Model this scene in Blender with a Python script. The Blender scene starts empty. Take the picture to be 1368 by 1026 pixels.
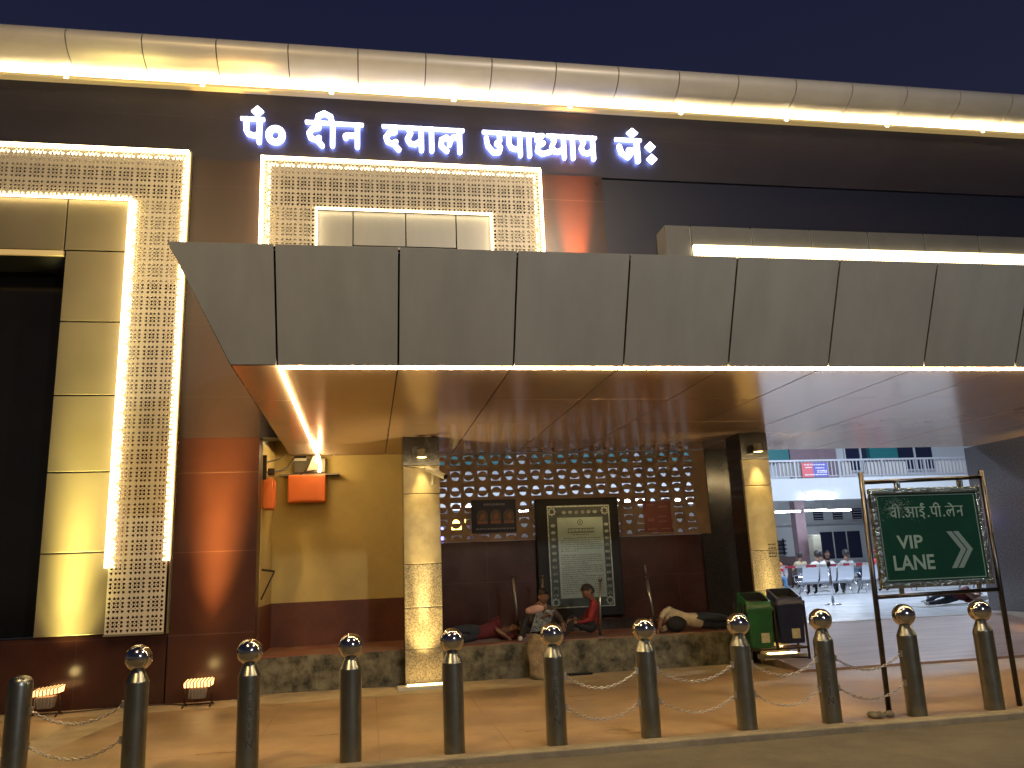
import bpy, bmesh, math, random
import numpy as np
from mathutils import Vector, Matrix
random.seed(7)
SC = bpy.context.scene
COL = SC.collection
PI = math.pi

# ------------------------------------------------------------------ camera
def setup_camera():
    yaw, pitch, roll = 0.179763, 0.221987, -0.0413138
    cy, sy, cp, sp = math.cos(yaw), math.sin(yaw), math.cos(pitch), math.sin(pitch)
    f = Vector((sy*cp, cy*cp, sp)); r = Vector((cy, -sy, 0)); u = r.cross(f)
    cr, sr = math.cos(roll), math.sin(roll)
    r2 = r*cr + u*sr; u2 = -r*sr + u*cr
    cam = bpy.data.cameras.new('camera'); o = bpy.data.objects.new('camera', cam); COL.objects.link(o)
    m = Matrix(((r2.x, u2.x, -f.x, 0), (r2.y, u2.y, -f.y, 0), (r2.z, u2.z, -f.z, 1.6), (0, 0, 0, 1)))
    o.matrix_world = m
    cam.sensor_width = 36; cam.sensor_fit = 'HORIZONTAL'; cam.lens = 36*1091.045/1368
    cam.clip_start = 0.05; cam.clip_end = 600
    SC.camera = o
setup_camera()

# ------------------------------------------------------------------ night sky, exposure
W = bpy.data.worlds.new('World'); SC.world = W; W.use_nodes = True
def setup_world():
    nt = W.node_tree; bg = nt.nodes['Background']
    tc = nt.nodes.new('ShaderNodeTexCoord'); sx = nt.nodes.new('ShaderNodeSeparateXYZ')
    nt.links.new(tc.outputs['Generated'], sx.inputs[0])
    cr = nt.nodes.new('ShaderNodeValToRGB')
    cr.color_ramp.elements[0].position = 0.0; cr.color_ramp.elements[0].color = (0.075, 0.070, 0.064, 1)
    cr.color_ramp.elements[1].position = 0.75; cr.color_ramp.elements[1].color = (0.0070, 0.0095, 0.034, 1)
    e = cr.color_ramp.elements.new(0.30); e.color = (0.018, 0.019, 0.038, 1)
    nt.links.new(sx.outputs['Z'], cr.inputs[0]); nt.links.new(cr.outputs[0], bg.inputs[0])
    bg.inputs[1].default_value = 1.0
setup_world()
SC.view_settings.view_transform = 'Standard'; SC.view_settings.look = 'None'
SC.view_settings.exposure = 0.0; SC.view_settings.gamma = 1.0
try:
    SC.cycles.use_denoising = True
    SC.cycles.max_bounces = 7; SC.cycles.diffuse_bounces = 3; SC.cycles.glossy_bounces = 3
    SC.cycles.sample_clamp_indirect = 6.0
    SC.cycles.caustics_reflective = False; SC.cycles.caustics_refractive = False
except Exception: pass

# ------------------------------------------------------------------ lamps of the place (street lamps, floodlights)
def lamp(kind, name, loc, target, power, color, size=0.5, spot=60, blend=0.6):
    l = bpy.data.lights.new(name, kind); l.energy = power; l.color = color
    if kind == 'AREA': l.shape = 'DISK'; l.size = size
    elif kind == 'SPOT': l.spot_size = math.radians(spot); l.spot_blend = blend; l.shadow_soft_size = size
    else: l.shadow_soft_size = size
    o = bpy.data.objects.new(name, l); COL.objects.link(o); o.location = loc
    d = Vector(target) - Vector(loc); o.rotation_euler = d.to_track_quat('-Z', 'Y').to_euler()
    return o
WARM = (1.0, 0.68, 0.30); LEDC = (1.0, 0.74, 0.36); COOL = (0.70, 0.82, 1.0)
lamp('AREA', 'street_lamp_light', (-3.5, 3.2, 9.5), (-3.0, 9.5, 0), 430, WARM, 0.5)
lamp('AREA', 'street_lamp_light', (4.5, 4.2, 10.0), (4.2, 9.0, 0), 360, (1.0, 0.76, 0.50), 0.5)
lamp('AREA', 'street_lamp_light', (6.5, -9.0, 8.0), (4.0, 8.0, 3.5), 760, (0.92, 0.95, 1.0), 0.6)
# floodlights at the foot of the wall
for fx_, c_, p1, p2, ax in ((-4.0, (1.0, 0.80, 0.24), 9500, 330, -3.88), (-2.16, (1.0, 0.56, 0.16), 12500, 60, -2.06)):
    lamp('SPOT', 'floodlight_beam', (fx_, 11.94, 0.42), (ax, 12.33, 3.2), p1, c_, 0.22, 21, 1.0)
    lamp('SPOT', 'floodlight_beam', (fx_, 11.90, 0.42), (ax, 12.33, 1.9), p2, c_, 0.10, 62, 1.0)
    lamp('POINT', 'floodlight_spill', (fx_+.02, 11.96, 0.46), (fx_, 12, 2), 2.5, (1.0, 0.70, 0.25), 0.06)
lamp('SPOT', 'floodlight_beam', (3.38, 12.0, 5.35), (3.41, 12.35, 7.1), 7500, (1.0, 0.36, 0.12), 0.06, 21, 1.0)
# column down lights and foot lights
for cx, z0 in ((0.80, 0.12), (6.235, 0.24)):
    lamp('SPOT', 'column_downlight_beam', (cx, 12.27, 3.25), (cx, 12.50, 1.4), 100, (1.0, 0.72, 0.28), 0.03, 50, 0.9)
    lamp('SPOT', 'column_foot_beam', (cx, 12.17, z0), (cx, 12.23, 2.5), 300, (1.0, 0.72, 0.30), 0.03, 70, 1.0)
    lamp('SPOT', 'column_foot_beam', (cx, 12.17, z0), (cx, 12.40, 1.55), 1200, (1.0, 0.76, 0.36), 0.05, 15, 1.0)
lamp('SPOT', 'wall_foot_beam', (11.75, 12.2, 0.35), (12.6, 12.6, 2.5), 260, (1.0, 0.68, 0.2), 0.05, 70, 1.0)
lamp('SPOT', 'wall_foot_beam', (11.4, 12.9, 0.75), (11.4, 12.9, 0.0), 20, (1.0, 0.62, 0.2), 0.05, 120, 1.0)

# ------------------------------------------------------------------ materials
MATS = {}
def mat(name, col, rough=0.6, metal=0.0, var=0.0, vscale=3.0, col2=None, bump=0.0, bscale=40.0, rvar=0.0,
        emit=None, estr=0.0, spec=0.5, grid=None, gcol=None, gw=0.004, stretch=None, coat=0.0, aniso=0.0):
    m = bpy.data.materials.new(name); m.use_nodes = True; MATS[name] = m
    nt = m.node_tree; b = nt.nodes['Principled BSDF']; L = nt.links
    b.inputs['Base Color'].default_value = (*col, 1); b.inputs['Roughness'].default_value = rough
    b.inputs['Metallic'].default_value = metal; b.inputs['Specular IOR Level'].default_value = spec
    b.inputs['Coat Weight'].default_value = coat
    tc = nt.nodes.new('ShaderNodeTexCoord'); oi = nt.nodes.new('ShaderNodeObjectInfo')
    va = nt.nodes.new('ShaderNodeVectorMath'); va.operation = 'ADD'
    mu = nt.nodes.new('ShaderNodeMath'); mu.operation = 'MULTIPLY'; mu.inputs[1].default_value = 37.0
    L.new(oi.outputs['Random'], mu.inputs[0]); L.new(tc.outputs['Object'], va.inputs[0]); L.new(mu.outputs[0], va.inputs[1])
    vec = va.outputs[0]
    if stretch:
        mp = nt.nodes.new('ShaderNodeMapping'); mp.inputs['Scale'].default_value = stretch
        L.new(vec, mp.inputs[0]); vec = mp.outputs[0]
    colsock = None
    if var > 0:
        n = nt.nodes.new('ShaderNodeTexNoise'); n.inputs['Scale'].default_value = vscale
        n.inputs['Detail'].default_value = 8; n.inputs['Roughness'].default_value = 0.65
        L.new(vec, n.inputs['Vector'])
        cr = nt.nodes.new('ShaderNodeValToRGB')
        c2 = col2 or tuple(c*(1-var) for c in col)
        cr.color_ramp.elements[0].position = 0.36; cr.color_ramp.elements[0].color = (*c2, 1)
        cr.color_ramp.elements[1].position = 0.62; cr.color_ramp.elements[1].color = (*col, 1)
        L.new(n.outputs['Fac'], cr.inputs[0]); colsock = cr.outputs[0]
        if rvar > 0:
            mr = nt.nodes.new('ShaderNodeMapRange'); mr.inputs[3].default_value = max(0.02, rough-rvar); mr.inputs[4].default_value = min(1, rough+rvar)
            L.new(n.outputs['Fac'], mr.inputs[0]); L.new(mr.outputs[0], b.inputs['Roughness'])
    if grid:
        sx = nt.nodes.new('ShaderNodeSeparateXYZ'); L.new(tc.outputs['Object'], sx.inputs[0])
        fac = None
        for ax, (per, off) in grid.items():
            s = nt.nodes.new('ShaderNodeMath'); s.operation = 'ADD'; s.inputs[1].default_value = -off + per*200
            L.new(sx.outputs[ax], s.inputs[0])
            md = nt.nodes.new('ShaderNodeMath'); md.operation = 'MODULO'; md.inputs[1].default_value = per; L.new(s.outputs[0], md.inputs[0])
            lt = nt.nodes.new('ShaderNodeMath'); lt.operation = 'LESS_THAN'; lt.inputs[1].default_value = gw; L.new(md.outputs[0], lt.inputs[0])
            if fac is None: fac = lt.outputs[0]
            else:
                mx = nt.nodes.new('ShaderNodeMath'); mx.operation = 'MAXIMUM'; L.new(fac, mx.inputs[0]); L.new(lt.outputs[0], mx.inputs[1]); fac = mx.outputs[0]
        mix = nt.nodes.new('ShaderNodeMixRGB'); L.new(fac, mix.inputs[0])
        if colsock: L.new(colsock, mix.inputs[1])
        else: mix.inputs[1].default_value = (*col, 1)
        mix.inputs[2].default_value = (*(gcol or (0.02, 0.02, 0.02)), 1); colsock = mix.outputs[0]
    if colsock: L.new(colsock, b.inputs['Base Color'])
    if bump > 0:
        n2 = nt.nodes.new('ShaderNodeTexNoise'); n2.inputs['Scale'].default_value = bscale; n2.inputs['Detail'].default_value = 6
        L.new(vec, n2.inputs['Vector'])
        bp = nt.nodes.new('ShaderNodeBump'); bp.inputs['Strength'].default_value = bump; bp.inputs['Distance'].default_value = 0.02
        L.new(n2.outputs['Fac'], bp.inputs['Height']); L.new(bp.outputs[0], b.inputs['Normal'])
    if emit:
        b.inputs['Emission Color'].default_value = (*emit, 1); b.inputs['Emission Strength'].default_value = estr
    return m
def M(n): return MATS[n]
mat('paving', (0.42, 0.28, 0.145), 0.5, var=0.45, vscale=0.7, bump=0.15, bscale=25, rvar=0.12, grid={'X': (1.2, 0.1), 'Y': (1.2, 0.3)}, gcol=(0.24, 0.145, 0.075), gw=0.010)
mat('pale_paving', (0.46, 0.36, 0.22), 0.7, var=0.3, vscale=2.2, bump=0.2, bscale=30)
mat('kerb_concrete', (0.30, 0.25, 0.16), 0.85, var=0.35, vscale=3, bump=0.35, bscale=45)
mat('asphalt', (0.13, 0.11, 0.075), 0.9, var=0.35, vscale=1.4, bump=0.4, bscale=90)
mat('ramp_tile', (0.30, 0.21, 0.18), 0.38, var=0.45, vscale=2.2, stretch=(0.35, 4.0, 1), rvar=0.1, grid={'Y': (0.6, 0.1)}, gcol=(0.14, 0.1, 0.08), gw=0.008)
mat('terrazzo', (0.52, 0.54, 0.56), 0.22, var=0.15, vscale=1.2, rvar=0.08, grid={'X': (1.2, 0.1), 'Y': (1.2, 0.35)}, gcol=(0.38, 0.4, 0.42), gw=0.008)
mat('maroon_tile', (0.050, 0.018, 0.013), 0.22, var=0.35, vscale=1.6, rvar=0.08, grid={'Z': (1.12, 0.88), 'X': (1.15, -2.72)}, gcol=(0.062, 0.028, 0.022), gw=0.008)
mat('dark_tile', (0.024, 0.021, 0.033), 0.45, var=0.2, vscale=1.2, rvar=0.06, grid={'Z': (1.12, 0.95)}, gcol=(0.055, 0.032, 0.03), gw=0.008)
mat('pier_tile', (0.056, 0.020, 0.012), 0.3, var=0.12, vscale=1.8, rvar=0.07, grid={'Z': (1.12, 2.0)}, gcol=(0.12, 0.07, 0.05), gw=0.009)
mat('upper_tile', (0.038, 0.021, 0.019), 0.45, var=0.15, vscale=1.5, grid={'Z': (1.12, 2.0)}, gcol=(0.055, 0.035, 0.035), gw=0.009)
mat('champagne', (0.27, 0.235, 0.15), 0.42, metal=0.45, var=0.10, vscale=1.2, rvar=0.06)
mat('fascia_panel', (0.45, 0.45, 0.41), 0.42, metal=0.3, var=0.11, vscale=1.6, rvar=0.10, stretch=(1.6, 1, 0.25))
mat('ledge_grey', (0.17, 0.17, 0.155), 0.5, metal=0.2, var=0.12, vscale=3)
mat('soffit_panel', (0.76, 0.56, 0.42), 0.19, metal=0.45, var=0.03, vscale=1.5, rvar=0.02)
mat('cornice_panel', (0.70, 0.66, 0.58), 0.42, metal=0.2, var=0.08, vscale=1.5, rvar=0.05)
mat('black_joint', (0.008, 0.008, 0.008), 0.9)
mat('gold_screen', (0.74, 0.67, 0.52), 0.45, metal=0.2, var=0.1, vscale=4)
mat('dark_crack', (0.10, 0.06, 0.035), 0.9)
mat('dark_glass', (0.012, 0.012, 0.011), 0.12, var=0.2, vscale=0.8)
mat('ribbon_glass', (0.020, 0.022, 0.042), 0.4)
mat('yellow_plaster', (0.55, 0.42, 0.15), 0.85, var=0.14, vscale=1.6, bump=0.1, bscale=30)
mat('maroon_plaster', (0.125, 0.032, 0.012), 0.6, var=0.35, vscale=2.5, bump=0.1, bscale=30)
mat('red_oxide', (0.22, 0.06, 0.035), 0.45, var=0.5, vscale=2.2, col2=(0.25, 0.16, 0.1))
mat('stained_concrete', (0.20, 0.18, 0.12), 0.85, var=0.8, vscale=4.5, col2=(0.025, 0.025, 0.018), bump=0.4, bscale=25)
mat('column_granite', (0.44, 0.37, 0.22), 0.42, var=0.72, vscale=48, rvar=0.2, bump=0.3, bscale=70)
mat('column_smooth', (0.42, 0.35, 0.20), 0.25, var=0.25, vscale=5, rvar=0.05)
mat('grey_granite', (0.15, 0.145, 0.165), 0.14, var=0.6, vscale=38, rvar=0.04)
mat('dark_granite_and_shade', (0.035, 0.03, 0.03), 0.15, var=0.6, vscale=55, rvar=0.04)  # dark stone of piers and heads; on column sides it stands for shade
mat('breeze_paint', (0.24, 0.155, 0.10), 0.75, var=0.25, vscale=3)
mat('steel', (0.27, 0.275, 0.24), 0.33, metal=1.0, var=0.15, vscale=6, rvar=0.06)
mat('ball_steel', (0.58, 0.55, 0.50), 0.13, metal=1.0)
mat('frame_steel', (0.11, 0.10, 0.095), 0.32, metal=1.0, var=0.3, vscale=9, rvar=0.1)
mat('hammered_steel', (0.36, 0.40, 0.37), 0.16, metal=1.0, bump=1.0, bscale=26)
mat('chain_metal', (0.58, 0.53, 0.45), 0.35, metal=1.0)
mat('rusty_iron', (0.05, 0.03, 0.02), 0.7, metal=0.5, var=0.4, vscale=20)
mat('sign_green', (0.006, 0.048, 0.031), 0.25, var=0.2, vscale=3)
mat('sign_white', (0.22, 0.33, 0.29), 0.5)
mat('chevron_white', (0.17, 0.25, 0.24), 0.5)
mat('sign_scuff', (0.11, 0.19, 0.155), 0.6, var=0.6, vscale=14)
mat('black_text', (0.012, 0.011, 0.01), 0.7)
mat('worn_text', (0.05, 0.045, 0.04), 0.7)
mat('orange_box', (0.72, 0.16, 0.025), 0.5, var=0.08, vscale=3)
mat('grey_box', (0.10, 0.09, 0.06), 0.6, var=0.2, vscale=4)
mat('white_plastic', (0.55, 0.52, 0.42), 0.5)
mat('grey_plastic', (0.22, 0.19, 0.15), 0.6)
mat('black_plastic', (0.006, 0.006, 0.008), 0.5, spec=0.2)
mat('cable', (0.05, 0.035, 0.02), 0.6)
mat('bin_green', (0.012, 0.11, 0.035), 0.38, var=0.35, vscale=5, rvar=0.1)
mat('bin_blue', (0.008, 0.016, 0.065), 0.36, var=0.3, vscale=5, rvar=0.1)
mat('paper', (0.52, 0.50, 0.36), 0.8, var=0.25, vscale=18)
mat('sack_cloth', (0.34, 0.25, 0.14), 0.9, var=0.45, vscale=10, bump=0.6, bscale=40)
mat('plaque_green', (0.006, 0.016, 0.011), 0.35, var=0.3, vscale=7)
mat('plaque_plate', (0.27, 0.33, 0.29), 0.28, metal=0.75, var=0.18, vscale=2.2)
mat('plaque_silver', (0.36, 0.40, 0.35), 0.3, metal=0.6, var=0.5, vscale=30)
mat('plaque_ink', (0.10, 0.105, 0.085), 0.7)
mat('poster_navy', (0.008, 0.012, 0.04), 0.5, spec=0.25, var=0.2, vscale=3)
mat('poster_brown', (0.055, 0.032, 0.030), 0.5, var=0.5, vscale=9)
mat('poster_orange', (0.13, 0.04, 0.028), 0.5)
mat('poster_ink', (0.12, 0.115, 0.16), 0.6)
mat('poster_red', (0.16, 0.022, 0.02), 0.45, var=0.2, vscale=4)
mat('poster_pink', (0.30, 0.10, 0.085), 0.5)
mat('banner_red', (0.55, 0.12, 0.14), 0.6); mat('banner_blue', (0.12, 0.12, 0.38), 0.6)
mat('white_wall', (0.52, 0.54, 0.56), 0.7, var=0.08, vscale=0.8)
mat('brown_wall', (0.16, 0.10, 0.10), 0.6, var=0.2, vscale=2)
mat('teal_paint', (0.02, 0.17, 0.18), 0.5)
mat('mauve_paint', (0.25, 0.17, 0.20), 0.6, var=0.15, vscale=2)
mat('navy_glass', (0.015, 0.02, 0.05), 0.12)
mat('rail_metal', (0.42, 0.42, 0.46), 0.45, metal=0.4)
mat('beige_sheet', (0.40, 0.38, 0.36), 0.7)
mat('bench_steel', (0.55, 0.57, 0.62), 0.22, metal=0.9)
mat('tape_red', (0.60, 0.05, 0.09), 0.6); mat('tape_white', (0.75, 0.72, 0.74), 0.6)
mat('skin', (0.17, 0.085, 0.05), 0.55); mat('hair', (0.010, 0.008, 0.008), 0.5)
mat('cloth_black', (0.012, 0.012, 0.014), 0.85, var=0.3, vscale=14); mat('cloth_navy', (0.018, 0.024, 0.04), 0.85, var=0.4, vscale=12)
mat('cloth_maroon', (0.10, 0.010, 0.016), 0.85, var=0.3, vscale=12); mat('cloth_red', (0.22, 0.018, 0.022), 0.85, var=0.3, vscale=10)
mat('cloth_cream', (0.52, 0.42, 0.26), 0.85, var=0.2, vscale=12, bump=0.4, bscale=20); mat('cloth_white', (0.60, 0.58, 0.55), 0.85, var=0.15, vscale=12)
mat('cloth_pink', (0.50, 0.30, 0.24), 0.85, var=0.2, vscale=9); mat('cloth_orange', (0.55, 0.22, 0.06), 0.85)
mat('cloth_pattern', (0.22, 0.25, 0.27), 0.85, var=0.9, vscale=30); mat('cloth_brown', (0.07, 0.045, 0.035), 0.85, var=0.3, vscale=12)
mat('cloth_blue', (0.06, 0.17, 0.30), 0.85, var=0.2, vscale=12); mat('cloth_magenta', (0.50, 0.04, 0.20), 0.85, var=0.2, vscale=9)
mat('cloth_scarlet', (0.50, 0.015, 0.04), 0.85); mat('cloth_grey', (0.32, 0.32, 0.31), 0.85, var=0.2, vscale=12)
mat('shoe_white', (0.55, 0.5, 0.42), 0.7)
mat('rubble', (0.26, 0.22, 0.13), 0.95, var=0.5, vscale=12)
mat('cream_wall', (0.42, 0.40, 0.36), 0.7)
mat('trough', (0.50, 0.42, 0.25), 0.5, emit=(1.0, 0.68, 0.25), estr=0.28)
mat('lintel_glow_paint', (0.5, 0.42, 0.25), 0.5, emit=(1.0, 0.60, 0.18), estr=0.30)  # glow stands in for light falling on the lintel edge
mat('led_string', (0.9, 0.8, 0.6), 0.5, emit=LEDC, estr=55)
mat('led_soffit', (0.9, 0.8, 0.6), 0.5, emit=LEDC, estr=130)
mat('led_cornice', (0.9, 0.8, 0.6), 0.5, emit=(1.0, 0.76, 0.40), estr=330)
mat('led_bright', (0.9, 0.8, 0.6), 0.5, emit=(1.0, 0.76, 0.40), estr=11)
mat('led_ledge', (0.9, 0.8, 0.6), 0.5, emit=(1.0, 0.78, 0.44), estr=5)
mat('led_thin', (0.9, 0.8, 0.6), 0.5, emit=(1.0, 0.74, 0.36), estr=12)
mat('led_glow', (0.9, 0.8, 0.6), 0.5, emit=(1.0, 0.66, 0.24), estr=14)
mat('lens_warm', (0.9, 0.8, 0.6), 0.5, emit=(1.0, 0.72, 0.30), estr=14)
mat('flood_glass', (0.8, 0.3, 0.1), 0.3, emit=(1.0, 0.50, 0.18), estr=3.2)
mat('tube_white', (0.9, 0.9, 0.9), 0.5, emit=(0.80, 0.88, 1.0), estr=50)
mat('lamp_yellow', (0.9, 0.8, 0.4), 0.5, emit=(1.0, 0.62, 0.08), estr=6)
mat('lamp_blue', (0.3, 0.3, 0.9), 0.5, emit=(0.22, 0.20, 1.0), estr=3)
mat('letter_face', (0.9, 0.9, 0.9), 0.5, emit=(0.80, 0.86, 1.0), estr=4.5)
mat('letter_side', (0.5, 0.5, 0.8), 0.5, emit=(0.50, 0.60, 1.0), estr=4.0)
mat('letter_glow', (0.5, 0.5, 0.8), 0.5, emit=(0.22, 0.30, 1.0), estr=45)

# ------------------------------------------------------------------ mesh building
class MB:
    def __init__(s): s.v = []; s.f = []; s.sm = []
    def add(s, vs, fs, smooth=False):
        n = len(s.v); s.v += [tuple(v) for v in vs]; s.f += [tuple(i+n for i in f) for f in fs]; s.sm += [smooth]*len(fs); return s
    def box(s, x0, x1, y0, y1, z0, z1, bev=0.0):
        if bev > 0:
            bm = bmesh.new(); bmesh.ops.create_cube(bm, size=1)
            for v in bm.verts: v.co = ((x0+x1)/2+v.co.x*(x1-x0), (y0+y1)/2+v.co.y*(y1-y0), (z0+z1)/2+v.co.z*(z1-z0))
            bmesh.ops.bevel(bm, geom=bm.edges[:], offset=bev, segments=2, affect='EDGES', profile=0.5)
            bm.verts.ensure_lookup_table()
            s.add([v.co[:] for v in bm.verts], [[v.index for v in f.verts] for f in bm.faces]); bm.free(); return s
        vs = [(x, y, z) for z in (z0, z1) for y in (y0, y1) for x in (x0, x1)]
        return s.add(vs, [(0, 2, 3, 1), (4, 5, 7, 6), (0, 1, 5, 4), (2, 6, 7, 3), (0, 4, 6, 2), (1, 3, 7, 5)])
    def hexa(s, p):   # 8 points: bottom ring 4, top ring 4
        return s.add(p, [(3, 2, 1, 0), (4, 5, 6, 7), (0, 1, 5, 4), (1, 2, 6, 5), (2, 3, 7, 6), (3, 0, 4, 7)])
    def tube(s, pts, r, n=8, cap=True):
        pts = [Vector(p) for p in pts]; rs = r if isinstance(r, (list, tuple)) else [r]*len(pts)
        vs = []; fs = []; up = None
        for i, p in enumerate(pts):
            d = (pts[min(i+1, len(pts)-1)] - pts[max(i-1, 0)]).normalized()
            if up is None: up = Vector((0, 0, 1)) if abs(d.z) < 0.9 else Vector((1, 0, 0))
            a = d.cross(up).normalized(); b = a.cross(d).normalized(); up = b
            for k in range(n):
                t = 2*PI*k/n; vs.append(p + a*math.cos(t)*rs[i] + b*math.sin(t)*rs[i])
        for i in range(len(pts)-1):
            for k in range(n): fs.append((i*n+k, i*n+(k+1) % n, (i+1)*n+(k+1) % n, (i+1)*n+k))
        s.add(vs, fs, True)
        if cap:
            m = len(pts)-1
            s.add([vs[k] for k in range(n)], [tuple(range(n))[::-1]]); s.add([vs[m*n+k] for k in range(n)], [tuple(range(n))])
        return s
    def lathe(s, prof, c, n=28):
        vs = []; fs = []
        for r, z in prof:
            for k in range(n): t = 2*PI*k/n; vs.append((c[0]+r*math.cos(t), c[1]+r*math.sin(t), c[2]+z))
        for i in range(len(prof)-1):
            for k in range(n): fs.append((i*n+k, i*n+(k+1) % n, (i+1)*n+(k+1) % n, (i+1)*n+k))
        return s.add(vs, fs, True)
    def sphere(s, c, r, n=20, sc=(1, 1, 1)):
        m = n//2; vs = []; fs = []
        for i in range(m+1):
            a = PI*i/m
            for k in range(n): t = 2*PI*k/n; vs.append((c[0]+r*sc[0]*math.sin(a)*math.cos(t), c[1]+r*sc[1]*math.sin(a)*math.sin(t), c[2]+r*sc[2]*math.cos(a)))
        for i in range(m):
            for k in range(n): fs.append((i*n+k, (i+1)*n+k, (i+1)*n+(k+1) % n, i*n+(k+1) % n))
        return s.add(vs, fs, True)
    def loft(s, rings, cap=True, smooth=False):
        n = len(rings[0]); vs = [p for r in rings for p in r]; fs = []
        for i in range(len(rings)-1):
            for k in range(n): fs.append((i*n+k, i*n+(k+1) % n, (i+1)*n+(k+1) % n, (i+1)*n+k))
        s.add(vs, fs, smooth)
        if cap: s.add(rings[0], [tuple(range(n))[::-1]]); s.add(rings[-1], [tuple(range(n))])
        return s
    def build(s, name, m, parent=None, fix=True):
        o0 = Vector((0, 0, 0)); p = parent
        while p is not None: o0 += Vector(p.location); p = p.parent
        me = bpy.data.meshes.new(name)
        me.from_pydata([tuple(Vector(v)-o0) for v in s.v], [], s.f)
        me.polygons.foreach_set('use_smooth', s.sm)
        ms = m if isinstance(m, (list, tuple)) else [m]
        for q in ms: me.materials.append(M(q))
        if fix:
            bm = bmesh.new(); bm.from_mesh(me); bmesh.ops.remove_doubles(bm, verts=bm.verts, dist=1e-5)
            bmesh.ops.recalc_face_normals(bm, faces=bm.faces); bm.to_mesh(me); bm.free()
        me.update()
        o = bpy.data.objects.new(name, me); COL.objects.link(o)
        if parent is not None: o.parent = parent
        return o
def tag(o, label=None, cat=None, group=None, kind=None):
    if label: o['label'] = label
    if cat: o['category'] = cat
    if group: o['group'] = group
    if kind: o['kind'] = kind
    return o
def thing(name, label, cat, loc=(0, 0, 0), group=None):
    o = bpy.data.objects.new(name, None); COL.objects.link(o); o.location = loc; o.empty_display_size = 0.2
    return tag(o, label, cat, group)
def struct(o): o['kind'] = 'structure'; return o
def dup(root, loc, label, rz=None):
    def cp(o, par):
        c = o.copy(); COL.objects.link(c); c.parent = par
        for ch in list(o.children): cp(ch, c)
        return c
    r = cp(root, None); r.location = loc; r['label'] = label
    if rz is not None: r.rotation_euler = (0, 0, rz)
    return r
def B(*a, **k): return MB().box(*a, **k)

# 2D glyphs: strokes -> union field -> marching squares -> solid
def field_mesh(strokes, x0, x1, y0, y1, h):
    nx = int((x1-x0)/h)+1; ny = int((y1-y0)/h)+1
    X, Y = np.meshgrid(x0+np.arange(nx)*h, y0+np.arange(ny)*h, indexing='ij')
    D = np.full(X.shape, 1e3)
    for st in strokes:
        if st[0] == 'd':      # diamond
            _, cx, cy, r = st; D = np.minimum(D, (np.abs(X-cx)+np.abs(Y-cy)-r)*0.7071); continue
        if st[0] == 'r':      # rect
            _, a, b, c, d = st; q = np.maximum(np.maximum(a-X, X-b), np.maximum(c-Y, Y-d)); D = np.minimum(D, q); continue
        _, pts, w = st
        for (ax, ay), (bx, by) in zip(pts[:-1], pts[1:]):
            dx, dy = bx-ax, by-ay; l2 = dx*dx+dy*dy+1e-12
            t = np.clip(((X-ax)*dx+(Y-ay)*dy)/l2, 0, 1)
            D = np.minimum(D, np.hypot(X-ax-t*dx, Y-ay-t*dy)-w/2)
    V = {}; vs = []; fs = []; edges = []
    def vid(key, p):
        if key not in V: V[key] = len(vs); vs.append(p)
        return V[key]
    def cross(i, j, k, l):
        a, b = D[i, j], D[k, l]; t = a/(a-b)
        key = ('e',)+tuple(sorted(((i, j), (k, l))))
        return vid(key, (X[i, j]+(X[k, l]-X[i, j])*t, Y[i, j]+(Y[k, l]-Y[i, j])*t))
    ins = D < 0
    act = ins[:-1, :-1] | ins[1:, :-1] | ins[:-1, 1:] | ins[1:, 1:]
    for i, j in zip(*np.nonzero(act)):
        c = [(i, j), (i+1, j), (i+1, j+1), (i, j+1)]; poly = []; kinds = []
        for a in range(4):
            p, q = c[a], c[(a+1) % 4]
            if ins[p]: poly.append(vid(p, (X[p], Y[p]))); kinds.append(0)
            if ins[p] != ins[q]: poly.append(cross(*p, *q)); kinds.append(1)
        if len(poly) >= 3:
            fs.append(poly)
            for a in range(len(poly)):
                b = (a+1) % len(poly)
                if kinds[a] and kinds[b]: edges.append((poly[a], poly[b]))
    return vs, fs, edges
def glyph_object(name, strokes, box, h, place, depth, mats, parent):
    """place(u,v,d) -> world point; depth d=0 front, d=depth back"""
    vs, fs, ed = field_mesh(strokes, *box, h)
    n = len(vs); mb = MB()
    mb.add([place(u, v, 0) for u, v in vs] + [place(u, v, depth) for u, v in vs],
           fs + [tuple(n+i for i in f[::-1]) for f in fs] + [(a, n+a, n+b, b) for a, b in ed])
    o = mb.build(name, mats, parent)
    if isinstance(mats, (list, tuple)) and len(mats) > 1:
        nf = len(fs); me = o.data
        idx = np.ones(len(me.polygons), dtype=np.int32); idx[:nf] = 0
        me.polygons.foreach_set('material_index', idx)
    return o
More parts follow.
